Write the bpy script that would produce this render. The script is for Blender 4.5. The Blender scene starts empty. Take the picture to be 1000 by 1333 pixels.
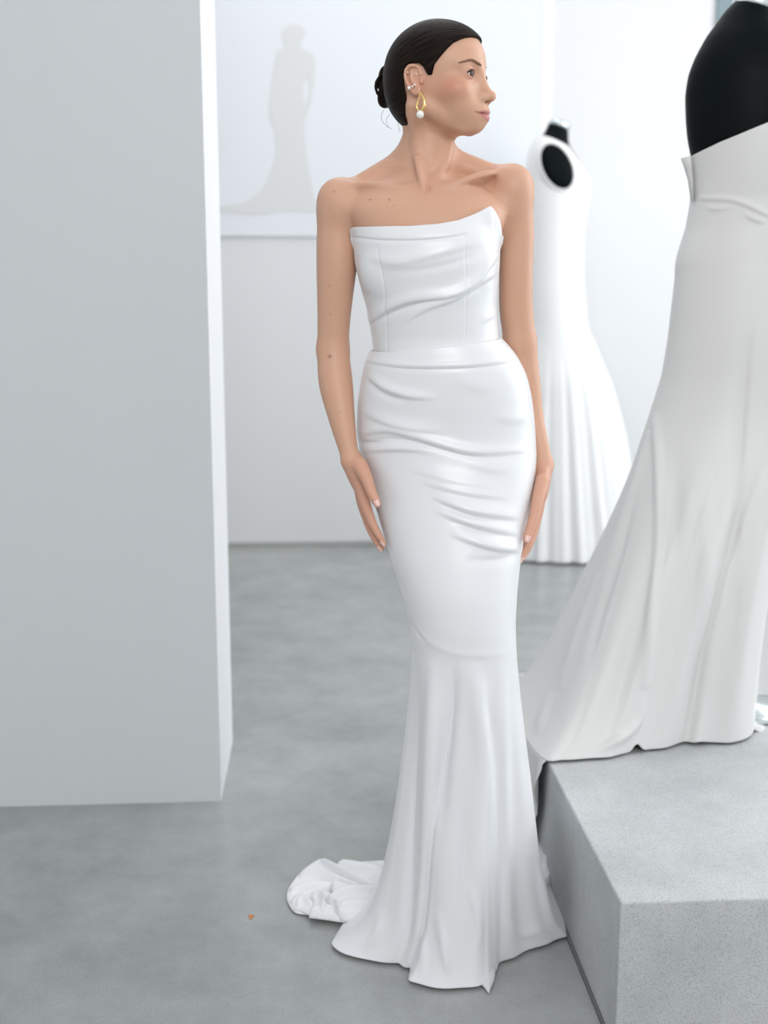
import bpy, math, random
import numpy as np
from mathutils import Vector
from mathutils.bvhtree import BVHTree

random.seed(4); rng = np.random.default_rng(4)
S = bpy.context.scene
C = S.collection
PI = math.pi

# ------------------------------------------------------------------ camera
FP, CX, CY = 1480.0, 500.0, 666.5        # focal length in pixels of a 1000 x 1333 frame
PITCH = math.radians(10.1); CAMH = 1.25
cam = bpy.data.objects.new('camera', bpy.data.cameras.new('camera')); C.objects.link(cam)
cam.location = (0, 0, CAMH); cam.rotation_euler = (PI/2 - PITCH, 0, 0)
cam.data.sensor_fit = 'HORIZONTAL'; cam.data.sensor_width = 24; cam.data.lens = FP/1000*24
cam.data.clip_start = .05; cam.data.clip_end = 60
cam.data.dof.use_dof = True; cam.data.dof.focus_distance = 2.03; cam.data.dof.aperture_fstop = 2.4
S.camera = cam

# ------------------------------------------------------------------ light
S.view_settings.view_transform = 'Standard'; S.view_settings.look = 'None'
S.view_settings.gamma = 1; S.view_settings.use_curve_mapping = False
S.view_settings.exposure = 0.0
wd = bpy.data.worlds.new('overcast_sky'); S.world = wd; wd.use_nodes = True
bg = wd.node_tree.nodes['Background']; bg.inputs[0].default_value = (.965, .985, 1.0, 1); bg.inputs[1].default_value = .84

def area(name, loc, target, sx, sy, power, col=(1, 1, 1)):
    l = bpy.data.lights.new(name, 'AREA'); l.shape = 'RECTANGLE'; l.size = sx; l.size_y = sy
    l.energy = power; l.color = col
    o = bpy.data.objects.new(name, l); C.objects.link(o); o.location = loc
    o.rotation_euler = (Vector(target) - Vector(loc)).to_track_quat('-Z', 'Y').to_euler()
    return o
area('window_daylight', (3.3, 3.6, 2.1), (-.2, 3.9, 1.0), 3.6, 3.2, 118, (1, .99, .98))
area('added_back_fill', (-.2, 3.7, 4.15), (-.1, 3.7, 0), 4.6, 1.5, 32, (.98, .99, 1))  # added overhead fill for the back of the room, no known opening there
area('added_front_key', (.9, -2.6, 3.1), (.1, 2.3, .9), 2.0, 1.6, 88, (1, 1, 1))  # added key light high behind the camera, for highlights on the satin

# ------------------------------------------------------------------ helpers
sp, cp = math.sin(PITCH), math.cos(PITCH)
def ray(px, py):
    u = CY - py
    return np.array([px - CX, FP*cp + u*sp, -FP*sp + u*cp])
def W(px, py, Y):                       # world point on the ray at forward distance Y
    d = ray(px, py); return np.array([0, 0, CAMH]) + d*(Y/d[1])
def G(px, py, z=0.0):                   # world point on the ray at height z
    d = ray(px, py); return np.array([0, 0, CAMH]) + d*((z - CAMH)/d[2])
def pr(P):
    P = np.asarray(P, float); x, y, z = P[..., 0], P[..., 1], P[..., 2] - CAMH
    dep = y*cp - z*sp; up = y*sp + z*cp
    return CX + FP*x/dep, CY - FP*up/dep
YAW = math.radians(3.39); cy_, sy_ = math.cos(YAW), math.sin(YAW)
def Rm(x, y, z=0): return (x*cy_ - y*sy_, x*sy_ + y*cy_, z)      # room axes -> world
def Ri(P): return (P[0]*cy_ + P[1]*sy_, -P[0]*sy_ + P[1]*cy_)

def tag(o, label=None, cat=None, group=None, kind=None):
    if label: o['label'] = label
    if cat: o['category'] = cat
    if group: o['group'] = group
    if kind: o['kind'] = kind
    return o
def empty(name, loc, label, cat, group=None):
    o = bpy.data.objects.new(name, None); C.objects.link(o); o.location = loc; o.empty_display_size = .1
    return tag(o, label, cat, group)
def mesh(name, V, F, mat, parent=None, smooth=True, kind=None, label=None):
    me = bpy.data.meshes.new(name)
    V = np.asarray(V, float)
    if parent is not None:
        p = parent; off = Vector((0, 0, 0))
        while p is not None: off += p.location; p = p.parent
        V = V - np.array(off)
    if isinstance(F, np.ndarray):
        n = len(F); k = F.shape[1]
        me.vertices.add(len(V)); me.vertices.foreach_set('co', V.astype(np.float32).ravel())
        me.loops.add(n*k); me.loops.foreach_set('vertex_index', F.astype(np.int32).ravel())
        me.polygons.add(n); me.polygons.foreach_set('loop_start', np.arange(0, n*k, k, dtype=np.int32))
        me.polygons.foreach_set('loop_total', np.full(n, k, dtype=np.int32))
        me.update(calc_edges=True)
    else:
        me.from_pydata([tuple(v) for v in V], [], F)
    me.validate()
    if smooth: me.polygons.foreach_set('use_smooth', np.ones(len(me.polygons), bool))
    o = bpy.data.objects.new(name, me); C.objects.link(o)
    if mat: me.materials.append(mat)
    if parent is not None: o.parent = parent
    if kind: o['kind'] = kind
    if label: o['label'] = label
    return o
def box_vf(x0, x1, y0, y1, z0, z1, room=True):
    c = [(x, y, z) for z in (z0, z1) for y in (y0, y1) for x in (x0, x1)]
    V = [Rm(*p) if room else p for p in c]
    F = [(0, 2, 3, 1), (4, 5, 7, 6), (0, 1, 5, 4), (2, 6, 7, 3), (0, 4, 6, 2), (1, 3, 7, 5)]
    return V, F
def boxes(name, L, mat, parent=None, kind=None, bevel=0, label=None):
    V, F = [], []
    for b in L:
        v, f = box_vf(*b); n = len(V); V += v; F += [tuple(i + n for i in q) for q in f]
    o = mesh(name, V, F, mat, parent, smooth=False, kind=kind, label=label)
    if bevel:
        m = o.modifiers.new('bevel', 'BEVEL'); m.width = bevel; m.segments = 3
    return o
def grid_faces(R, N, closed=True):
    r = np.arange(R - 1)[:, None]; M = N if closed else N - 1
    c = np.arange(M)[None, :]; c2 = (c + 1) % N
    return np.stack([r*N + c, (r + 1)*N + c, (r + 1)*N + c2, r*N + c2], -1).reshape(-1, 4)
def loft(name, P, mat, parent=None, closed=True, thick=0, cap=False, kind=None, label=None, flip=False):
    R, N = P.shape[:2]
    F = grid_faces(R, N, closed)
    if flip: F = F[:, ::-1].copy()
    V = P.reshape(-1, 3)
    if cap:
        V = np.vstack([V, P[0].mean(0), P[-1].mean(0)])
        a = len(V) - 2; i = np.arange(N); j = (i + 1) % N
        t = np.concatenate([np.stack([i*0 + a, i, j, j], -1), np.stack([(R-1)*N + i, i*0 + a + 1, (R-1)*N + j, (R-1)*N + j], -1)])
        if flip: t = t[:, ::-1]
        Fl = [tuple(q) for q in F] + [tuple(dict.fromkeys(int(x) for x in q)) for q in t]
        o = mesh(name, V, Fl, mat, parent, kind=kind, label=label)
    else:
        o = mesh(name, V, F, mat, parent, kind=kind, label=label)
    if thick:
        m = o.modifiers.new('solid', 'SOLIDIFY'); m.thickness = thick; m.offset = -1
    return o
def smooth_tab(tab, q, sig=0):
    t = np.array(tab, float); out = []
    for c in range(1, t.shape[1]):
        xs = np.linspace(t[0, 0], t[-1, 0], 600); v = np.interp(xs, t[:, 0], t[:, c])
        if sig:
            s = sig/(xs[1] - xs[0]); n = int(3*s) + 1; k = np.exp(-.5*(np.arange(-n, n + 1)/s)**2); k /= k.sum()
            lo = 2*v[0] - v[n:0:-1]; hi = 2*v[-1] - v[-2:-n-2:-1]
            v = np.convolve(np.concatenate([lo, v, hi]), k, 'valid')
        out.append(np.interp(q, xs, v))
    return out
def catmull(P, n):
    P = np.asarray(P, float); k = len(P); Q = np.vstack([2*P[0] - P[1], P, 2*P[-1] - P[-2]])
    t = np.linspace(0, k - 1 - 1e-9, n); i = t.astype(int); f = (t - i)[:, None]
    a, b, c, d = Q[i], Q[i + 1], Q[i + 2], Q[i + 3]
    return .5*((2*b) + (c - a)*f + (2*a - 5*b + 4*c - d)*f**2 + (3*b - a - 3*c + d)*f**3)
def tube_pts(path, radii, n=14):
    path = np.asarray(path, float); m = len(path); T = np.gradient(path, axis=0); T /= np.linalg.norm(T, axis=1)[:, None]
    up = np.array([.31, .52, .79]); P = np.zeros((m, n, 3)); a = np.arange(n)*2*PI/n
    u = np.cross(T[0], up); u /= np.linalg.norm(u)
    for i in range(m):
        u = u - T[i]*np.dot(u, T[i]); u /= np.linalg.norm(u); v = np.cross(T[i], u)
        P[i] = path[i] + radii[i]*(np.cos(a)[:, None]*u + np.sin(a)[:, None]*v)
    return P
def sphere_pts(c, r, n=24, m=14, scale=(1, 1, 1)):
    th = np.linspace(0.02, PI - .02, m)[:, None]; ph = np.arange(n)[None]*2*PI/n
    P = np.stack([np.sin(th)*np.cos(ph), np.sin(th)*np.sin(ph), np.cos(th) + 0*ph], -1)
    return np.asarray(c) + P*r*np.array(scale)

# ------------------------------------------------------------------ materials
def mat(name, col, rough=.5, spec=.5, metal=0, **kw):
    m = bpy.data.materials.new(name); m.use_nodes = True; b = m.node_tree.nodes['Principled BSDF']
    b.inputs['Base Color'].default_value = (*col, 1); b.inputs['Roughness'].default_value = rough
    b.inputs['Specular IOR Level'].default_value = spec; b.inputs['Metallic'].default_value = metal
    for k, v in kw.items(): b.inputs[k.replace('_', ' ')].default_value = v
    return m
def nd(m, typ, **kw):
    n = m.node_tree.nodes.new(typ)
    for k, v in kw.items(): setattr(n, k, v)
    return n
def lk(m, a, b): m.node_tree.links.new(a, b)
def add_bump(m, scale, strength, dist=.002, detail=3, vec=None, stretch=None):
    b = m.node_tree.nodes['Principled BSDF']; t = nd(m, 'ShaderNodeTexNoise'); t.inputs['Scale'].default_value = scale; t.inputs['Detail'].default_value = detail
    tc = nd(m, 'ShaderNodeTexCoord'); mp = nd(m, 'ShaderNodeMapping'); lk(m, tc.outputs['Object'], mp.inputs[0]); lk(m, mp.outputs[0], t.inputs[0])
    if stretch: mp.inputs['Scale'].default_value = stretch
    bp = nd(m, 'ShaderNodeBump'); bp.inputs['Strength'].default_value = strength; bp.inputs['Distance'].default_value = dist
    lk(m, t.outputs[0], bp.inputs['Height']); lk(m, bp.outputs[0], b.inputs['Normal'])
def concrete(name, c0, c1, rough0, rough1, speck=.5, big=.9, bump=.25):
    m = mat(name, c0); b = m.node_tree.nodes['Principled BSDF']
    tc = nd(m, 'ShaderNodeTexCoord')
    n1 = nd(m, 'ShaderNodeTexNoise'); n1.inputs['Scale'].default_value = big; n1.inputs['Detail'].default_value = 7; n1.inputs['Roughness'].default_value = .62; n1.inputs['Distortion'].default_value = .4
    n2 = nd(m, 'ShaderNodeTexNoise'); n2.inputs['Scale'].default_value = 330; n2.inputs['Detail'].default_value = 4
    n3 = nd(m, 'ShaderNodeTexNoise'); n3.inputs['Scale'].default_value = 6; n3.inputs['Detail'].default_value = 8; n3.inputs['Roughness'].default_value = .7
    for n in (n1, n2, n3): lk(m, tc.outputs['Object'], n.inputs[0])
    r1 = nd(m, 'ShaderNodeValToRGB'); r1.color_ramp.elements[0].position = .32; r1.color_ramp.elements[1].position = .68
    r1.color_ramp.elements[0].color = (*c0, 1); r1.color_ramp.elements[1].color = (*c1, 1)
    mx = nd(m, 'ShaderNodeMix', data_type='FLOAT'); mx.inputs[0].default_value = .4
    lk(m, n1.outputs[0], mx.inputs[2]); lk(m, n3.outputs[0], mx.inputs[3]); lk(m, mx.outputs[0], r1.inputs[0])
    r2 = nd(m, 'ShaderNodeValToRGB'); r2.color_ramp.elements[0].position = .36; r2.color_ramp.elements[1].position = .5
    r2.color_ramp.elements[0].color = (1 - speck,)*3 + (1,); r2.color_ramp.elements[1].color = (1, 1, 1, 1); lk(m, n2.outputs[0], r2.inputs[0])
    mul = nd(m, 'ShaderNodeMix', data_type='RGBA', blend_type='MULTIPLY'); mul.inputs[0].default_value = 1
    lk(m, r1.outputs[0], mul.inputs[6]); lk(m, r2.outputs[0], mul.inputs[7]); lk(m, mul.outputs[2], b.inputs['Base Color'])
    mr = nd(m, 'ShaderNodeMapRange'); mr.inputs[3].default_value = rough0; mr.inputs[4].default_value = rough1
    lk(m, n3.outputs[0], mr.inputs[0]); lk(m, mr.outputs[0], b.inputs['Roughness'])
    bp = nd(m, 'ShaderNodeBump'); bp.inputs['Strength'].default_value = bump; bp.inputs['Distance'].default_value = .002
    lk(m, n2.outputs[0], bp.inputs['Height']); lk(m, bp.outputs[0], b.inputs['Normal'])
    return m
def paint(name, col, var=.03):
    m = mat(name, col, .7, .3); b = m.node_tree.nodes['Principled BSDF']
    tc = nd(m, 'ShaderNodeTexCoord'); n = nd(m, 'ShaderNodeTexNoise'); n.inputs['Scale'].default_value = 1.3; n.inputs['Detail'].default_value = 6
    mp = nd(m, 'ShaderNodeMapping'); mp.inputs['Scale'].default_value = (1, 1, .35); lk(m, tc.outputs['Object'], mp.inputs[0]); lk(m, mp.outputs[0], n.inputs[0])
    r = nd(m, 'ShaderNodeValToRGB'); r.color_ramp.elements[0].color = tuple(c*(1 - var) for c in col) + (1,); r.color_ramp.elements[1].color = tuple(min(1, c*(1 + var)) for c in col) + (1,)
    lk(m, n.outputs[0], r.inputs[0]); lk(m, r.outputs[0], b.inputs['Base Color'])
    return m
M = {}
M['floor'] = concrete('floor_concrete', (.215, .23, .223), (.43, .443, .437), .13, .30, .16, .7, .08)
M['plinth'] = concrete('plinth_concrete', (.38, .40, .41), (.60, .615, .625), .5, .8, .22, 2.3, .5)
M['wall'] = paint('wall_paint', (.755, .762, .775))
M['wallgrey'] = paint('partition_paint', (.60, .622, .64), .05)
M['wallend_lit'] = paint('partition_end_lit', (.84, .84, .86), .01)  # lighter copy of the partition colour: window light painted into the end face
M['panel'] = paint('pale_panel', (.79, .815, .85), .01)
M['print'] = paint('silhouette_grey', (.725, .725, .73), .01)  # plain grey of the flat figure shape on the panel
M['trim'] = mat('white_trim', (.9, .9, .9), .5)
M['frame'] = mat('window_frame_metal', (.20, .27, .30), .4, .5)
M['glass'] = mat('window_glass', (.85, .93, 1), .02, .5, Transmission_Weight=1.0, IOR=1.02)
def satin(name, col, rough=.38, sheen=.25, bump=.06):
    m = mat(name, col, rough, .55, Sheen_Weight=sheen, Sheen_Roughness=.4)
    b = m.node_tree.nodes['Principled BSDF']; b.inputs['Anisotropic'].default_value = .0
    add_bump(m, 900, bump, .0006, 2); return m
M['satin'] = satin('white_satin', (.77, .78, .80), .33)
M['crepe'] = satin('ivory_crepe', (.655, .652, .645), .5, .2)
M['lining'] = satin('white_lining', (.86, .86, .86), .5)
M['tulle'] = satin('white_tulle', (.90, .90, .90), .7, .5, .15)
M['black'] = mat('black_form_fabric', (.0035, .006, .0065), .45, .06, Sheen_Weight=.01, Sheen_Roughness=.3); add_bump(M['black'], 600, .1, .0005)
M['chrome'] = mat('brushed_silver', (.72, .78, .80), .22, .5, 1)
M['gold'] = mat('polished_gold', (.92, .66, .28), .16, .5, 1)
M['pearl'] = mat('pearl', (.90, .88, .84), .18, .7, Coat_Weight=.6)
M['stud'] = mat('crystal_stud', (.92, .92, .95), .08, .9)
M['shoe'] = mat('white_shoe_satin', (.66, .66, .68), .35)
M['brow'] = mat('brow_hair', (.22, .125, .085), .9, .05)
M['lash'] = mat('lash_black', (.012, .008, .006), .6, .2)
M['petal'] = mat('rust_petal', (.55, .22, .06), .7)
M['block'] = mat('pale_blue_acrylic', (.55, .66, .72), .3)
m = mat('skin', (.66, .41, .30), .45, .4); M['skin'] = m
bs = m.node_tree.nodes['Principled BSDF']; at = nd(m, 'ShaderNodeAttribute', attribute_name='tint'); lk(m, at.outputs['Color'], bs.inputs['Base Color'])
bs.inputs['Subsurface Weight'].default_value = .25; bs.inputs['Subsurface Radius'].default_value = (.008, .003, .0015); bs.inputs['Subsurface Scale'].default_value = 1
m = mat('hair', (.016, .010, .008), .42, .07); M['hair'] = m
bs = m.node_tree.nodes['Principled BSDF']; at = nd(m, 'ShaderNodeAttribute', attribute_name='strand'); n = nd(m, 'ShaderNodeTexNoise'); n.inputs['Scale'].default_value = 1; n.inputs['Detail'].default_value = 4
mp = nd(m, 'ShaderNodeMapping'); mp.inputs['Scale'].default_value = (34, 2.0, 0); lk(m, at.outputs['Vector'], mp.inputs[0]); lk(m, mp.outputs[0], n.inputs[0])
rr = nd(m, 'ShaderNodeValToRGB'); rr.color_ramp.elements[0].color = (.004, .0028, .0025, 1); rr.color_ramp.elements[1].color = (.030, .017, .011, 1); rr.color_ramp.elements[0].position = .4; rr.color_ramp.elements[1].position = .75
lk(m, n.outputs[0], rr.inputs[0]); lk(m, rr.outputs[0], bs.inputs['Base Color'])
bp = nd(m, 'ShaderNodeBump'); bp.inputs['Strength'].default_value = .5; bp.inputs['Distance'].default_value = .003; lk(m, n.outputs[0], bp.inputs['Height']); lk(m, bp.outputs[0], bs.inputs['Normal'])
# eye: iris and pupil by distance from the gaze axis, held in an attribute
m = mat('eye', (.85, .83, .82), .1, .25); M['eye'] = m
bs = m.node_tree.nodes['Principled BSDF']; at = nd(m, 'ShaderNodeAttribute', attribute_name='tint'); lk(m, at.outputs['Color'], bs.inputs['Base Color'])

# ------------------------------------------------------------------ room
YB = 6.02
XC = Ri(G(288, 1043))                      # near corner of the partition
XD = Ri(G(303, 965))
def wx(px, py=400, Yr=YB):                  # room x on the plane room-y = Yr
    d = ray(px, py); t = Yr/(-d[0]*sy_ + d[1]*cy_); return d[0]*t*cy_ + d[1]*t*sy_
def wz(py, px=350, Yr=YB):
    d = ray(px, py); t = Yr/(-d[0]*sy_ + d[1]*cy_); return CAMH + d[2]*t
XWIN = wx(931, 50); XR = 3.6; H = 4.2
boxes('floor', [(-6, 6.5, -3.5, YB + .3, -.12, 0)], M['floor'], kind='structure')
boxes('wall_back', [(-6, XWIN, YB, YB + .2, 0, H), (XWIN, XR, YB, YB + .2, 3.6, H), (XWIN, XR, YB, YB + .2, 0, .12)], M['wall'], kind='structure')
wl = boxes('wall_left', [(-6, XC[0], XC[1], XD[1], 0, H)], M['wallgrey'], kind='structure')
wl.data.materials.append(M['wallend_lit']); wl.data.polygons[5].material_index = 1
boxes('unseen_part_ceiling', [(-6, XR + .2, .6, 2.9, H, H + .12), (-6, -4.4, 2.9, YB + .2, H, H + .12)], M['wall'], kind='structure')  # unseen; back part left open, shaped to let sky light onto the rear
# right wall with tall windows
bays = [(.6, 2.2), (2.4, 4.0), (4.2, 5.8)]
boxes('wall_right', [(XR, XR + .2, .4, YB + .2, 3.7, H), (XR, XR + .2, .4, .6, .1, 3.7), (XR, XR + .2, 2.2, 2.4, .1, 3.7), (XR, XR + .2, 4.0, 4.2, .1, 3.7), (XR, XR + .2, 5.8, YB + .2, .1, 3.7), (XR, XR + .2, .4, YB + .2, 0, .1)], M['wall'], kind='structure')
def window(name, L, Lp):
    w = boxes(name, L, M['frame'], kind='structure'); boxes('pane', Lp, M['glass'], w)
for i, (a, b) in enumerate(bays):
    x0 = XR + .06
    window(f'window_{i+1}', [(x0, x0 + .06, a, a + .06, .1, 3.7), (x0, x0 + .06, b - .06, b, .1, 3.7), (x0, x0 + .06, a + .06, b - .06, .1, .16), (x0, x0 + .06, a + .06, b - .06, 3.64, 3.7)], [(x0 + .025, x0 + .033, a + .06, b - .06, .16, 3.64)])
fw = wx(951, 50) - XWIN
window('window_4', [(XWIN, XWIN + fw, YB - .02, YB + .10, .12, 3.6), (XR - .07, XR, YB - .02, YB + .10, .12, 3.6), (XWIN + fw, XR - .07, YB - .02, YB + .1, .12, .2), (XWIN + fw, XR - .07, YB - .02, YB + .1, 3.53, 3.6)], [(XWIN + fw, XR - .07, YB + .03, YB + .038, .2, 3.53)])
boxes('baseboard_back', [(-6, XWIN, YB - .012, YB, 0.001, .02)], mat('baseboard_grey', (.42, .43, .41), .6), kind='structure')  # thin grey strip along the foot of the back wall
boxes('trim_1', [(wx(705, 90), wx(718, 90), YB - .012, YB, 0.02, H)], M['trim'], kind='structure')
# large pale panel with a flat grey figure laid on it
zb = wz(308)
pe = empty('wall_panel', Rm(wx(500), YB - .02, zb), 'wide pale panel on the back wall carrying a flat faint grey gowned figure', 'wall panel')
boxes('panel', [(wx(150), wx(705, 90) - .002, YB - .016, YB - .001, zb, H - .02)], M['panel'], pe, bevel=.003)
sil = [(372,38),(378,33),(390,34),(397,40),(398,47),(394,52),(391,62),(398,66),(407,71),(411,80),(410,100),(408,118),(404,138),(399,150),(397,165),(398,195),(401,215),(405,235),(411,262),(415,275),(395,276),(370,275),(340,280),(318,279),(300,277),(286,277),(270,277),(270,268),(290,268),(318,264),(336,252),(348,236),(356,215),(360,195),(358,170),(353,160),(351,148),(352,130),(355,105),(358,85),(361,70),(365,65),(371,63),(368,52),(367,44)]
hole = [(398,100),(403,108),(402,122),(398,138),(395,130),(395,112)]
def to_wall(pts): return [(wx(x, y), wz(y, x)) for x, y in pts]
from mathutils.geometry import tessellate_polygon
def flat_shape(name, loops, y0, y1, m, parent):
    L = [[Vector((a, b, 0)) for a, b in l] for l in loops]; tris = tessellate_polygon(L)
    P = [p for l in loops for p in l]; n = len(P)
    V = [Rm(a, y0, b) for a, b in P] + [Rm(a, y1, b) for a, b in P]
    F = [tuple(t) for t in tris] + [tuple(i + n for i in reversed(t)) for t in tris]; s = 0
    for l in loops:
        for i in range(len(l)): F.append((s + i, s + (i + 1) % len(l), n + s + (i + 1) % len(l), n + s + i))
        s += len(l)
    return mesh(name, V, F, m, parent, smooth=False)
flat_shape('figure_shape', [to_wall(catmull(sil + [sil[0]], 160)[:-1]), to_wall(hole)[::-1]], YB - .0185, YB - .0162, M['print'], pe)

# ------------------------------------------------------------------ concrete plinth
PZ = .275
c1 = Ri(G(808, 1175, PZ)); PXL, PYF = c1
cb = Ri(G(713, 990, PZ)); PXL = (PXL + cb[0])/2
PYB = PYF + 1.22
pl = boxes('plinth', [(PXL, PXL + 1.35, PYF, PYB, 0.004, PZ)], M['plinth'], bevel=.004)
tag(pl, 'low square concrete plinth carrying the black dress form and its draped gown', 'plinth')
boxes('trim_2', [(PXL - .006, PXL + 1.36, PYF - .006, PYB, 0.0, .006)], mat('plinth_gap', (.13, .14, .14), .8), kind='structure')

# ------------------------------------------------------------------ signed distance modelling
class Field:
    def __init__(s, xs, ys, zs):
        s.x, s.y, s.z = [np.asarray(a, np.float32) for a in (xs, ys, zs)]
        s.D = np.full((len(xs), len(ys), len(zs)), 1.0, np.float32)
    def _box(s, lo, hi):
        sl = [slice(max(0, np.searchsorted(a, l) - 1), min(len(a), np.searchsorted(a, h) + 2)) for a, l, h in zip((s.x, s.y, s.z), lo, hi)]
        return tuple(sl), s.x[sl[0]][:, None, None], s.y[sl[1]][None, :, None], s.z[sl[2]][None, None, :]
    def put(s, lo, hi, fn, k, op='u'):
        mg = k + .012
        sl, X, Y, Z = s._box(np.array(lo) - mg, np.array(hi) + mg)
        if 0 in s.D[sl].shape: return
        b = fn(X, Y, Z); a = s.D[sl]
        if op == 's': a = -a
        if op == 'i': a = -a; b = -b
        h = np.clip(.5 + .5*(b - a)/k, 0, 1); r = b*(1 - h) + a*h - k*h*(1 - h)
        s.D[sl] = -r if op in 'si' else r
    def cone(s, a, b, ra, rb, k=.01, op='u', flat=None):
        a, b = np.asarray(a, float), np.asarray(b, float); ab = b - a; L = max(ab @ ab, 1e-12); R = max(ra, rb)
        def fn(X, Y, Z):
            x, y, z = X - a[0], Y - a[1], Z - a[2]
            t = np.clip((x*ab[0] + y*ab[1] + z*ab[2])/L, 0, 1)
            return np.sqrt((x - t*ab[0])**2 + (y - t*ab[1])**2 + (z - t*ab[2])**2) - (ra + (rb - ra)*t)
        s.put(np.minimum(a, b) - R, np.maximum(a, b) + R, fn, k, op)
    def chain(s, pts, rad, k=.008, op='u'):
        n = 5*(len(pts) - 1) + 1
        if n > 6 and len(pts) < 14: pts = catmull(pts, n); rad = np.clip(catmull(np.array(rad, float)[:, None], n)[:, 0], min(rad)*.95, None)
        pts = np.asarray(pts, float)
        def fn(X, Y, Z):
            out = None
            for i in range(len(pts) - 1):
                a, ab = pts[i], pts[i+1] - pts[i]; L = max(ab @ ab, 1e-12); x, y, z = X - a[0], Y - a[1], Z - a[2]
                t = np.clip((x*ab[0] + y*ab[1] + z*ab[2])/L, 0, 1)
                d = np.sqrt((x - t*ab[0])**2 + (y - t*ab[1])**2 + (z - t*ab[2])**2) - (rad[i] + (rad[i+1] - rad[i])*t)
                out = d if out is None else np.minimum(out, d)
            return out
        s.put(pts.min(0) - max(rad), pts.max(0) + max(rad), fn, k, op)
    def ell(s, c, r, ax=None, k=.01, op='u'):
        c = np.asarray(c, float); r = np.asarray(r, float); A = np.eye(3) if ax is None else np.array(ax, float)
        ext = np.sqrt(((A*r[:, None])**2).sum(0))
        def fn(X, Y, Z):
            x, y, z = X - c[0], Y - c[1], Z - c[2]
            q = [x*A[i, 0] + y*A[i, 1] + z*A[i, 2] for i in range(3)]
            k0 = np.sqrt(sum((q[i]/r[i])**2 for i in range(3))); k1 = np.sqrt(sum((q[i]/r[i]**2)**2 for i in range(3)))
            return k0*(k0 - 1)/np.maximum(k1, 1e-6)
        s.put(c - ext, c + ext, fn, k, op)
    def mesh(s):
        D = s.D; neg = D < 0
        nx, ny, nz = D.shape; cnt = np.zeros((nx-1, ny-1, nz-1), np.uint8)
        for i in (0, 1):
            for j in (0, 1):
                for k in (0, 1): cnt += neg[i:nx-1+i, j:ny-1+j, k:nz-1+k]
        cell = np.argwhere((cnt > 0) & (cnt < 8)); I, J, K = cell.T
        idx = np.full(cnt.shape, -1, np.int32); idx[I, J, K] = np.arange(len(cell))
        acc = np.zeros((len(cell), 3)); num = np.zeros(len(cell))
        ax = (s.x, s.y, s.z)
        cor = [(0,0,0),(1,0,0),(0,1,0),(1,1,0),(0,0,1),(1,0,1),(0,1,1),(1,1,1)]
        for a in range(8):
            for b in range(a+1, 8):
                if sum(abs(cor[a][q] - cor[b][q]) for q in range(3)) != 1: continue
                ia = [c + o for c, o in zip((I, J, K), cor[a])]; ib = [c + o for c, o in zip((I, J, K), cor[b])]
                da, db = D[tuple(ia)], D[tuple(ib)]; m_ = (da < 0) != (db < 0)
                t = np.where(m_, da/np.where(m_, da - db, 1), 0)
                for q in range(3): acc[:, q] += np.where(m_, ax[q][ia[q]]*(1 - t) + ax[q][ib[q]]*t, 0)
                num += m_
        V = acc/num[:, None]; F = []
        for q in range(3):
            o = [0, 0, 0]; o[q] = 1
            A = neg[:nx-o[0], :ny-o[1], :nz-o[2]]; B = neg[o[0]:, o[1]:, o[2]:]
            e = np.argwhere(A != B); u, v = (q + 1) % 3, (q + 2) % 3
            e = e[(e[:, u] > 0) & (e[:, v] > 0) & (e[:, u] < D.shape[u] - 1) & (e[:, v] < D.shape[v] - 1)]
            inside = neg[tuple(e.T)]
            def at_(du, dv):
                c = e.copy(); c[:, u] -= du; c[:, v] -= dv; return idx[tuple(c.T)]
            f = np.stack([at_(1, 1), at_(0, 1), at_(0, 0), at_(1, 0)], -1)
            f[~inside] = f[~inside][:, ::-1]; F.append(f)
        return V, np.concatenate(F)
def axis(*segs):
    out = [segs[0][0]]
    for a, b, h in segs:
        n = max(1, int(round((b - a)/h))); out += list(np.linspace(a, b, n + 1)[1:])
    return np.array(out)

# ------------------------------------------------------------------ the bride's measures
YW = 2.12
def z_of(py, Y=YW): return W(500, py, Y)[2]
def x_of(px, py, Y=YW): return W(px, py, Y)[0]
GOWN = [ # py, left px, right px, half depth, depth centre
 (290,459,652,.098,YW-.005),(312,460,650,.108,YW-.008),(345,463,649,.110,YW-.008),(380,472,646,.104,YW-.004),(400,478,645,.100,YW),(440,485,649,.095,YW+.005),(465,488,654,.098,YW+.006)]
SKIRT = [
 (441,486,653,.096,YW+.006),(456,483,668,.102,YW+.006),(470,475,677,.106,YW+.008),(490,471,687,.110,YW+.012),(520,466,694,.116,YW+.020),(550,464,698,.120,YW+.028),(575,465,700,.123,YW+.032),(600,470,701,.123,YW+.028),(640,483,695,.118,YW+.012),(680,496,684,.113,YW-.008),(720,508,675,.108,YW-.028),(760,522,669,.104,YW-.044),(800,533,666,.098,YW-.054),(830,536,667,.094,YW-.056)]
def gown_ab(tab, py, sig=6):
    L, R, b, cy = smooth_tab(tab, py, sig); z = z_of(py) if np.isscalar(py) else np.array([z_of(p) for p in py])
    xl = np.array([x_of(l, p) for l, p in zip(np.atleast_1d(L), np.atleast_1d(py))]); xr = np.array([x_of(r_, p) for r_, p in zip(np.atleast_1d(R), np.atleast_1d(py))])
    return (xl + xr)/2, (xr - xl)/2*.988, b, cy, np.atleast_1d(z)

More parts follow.
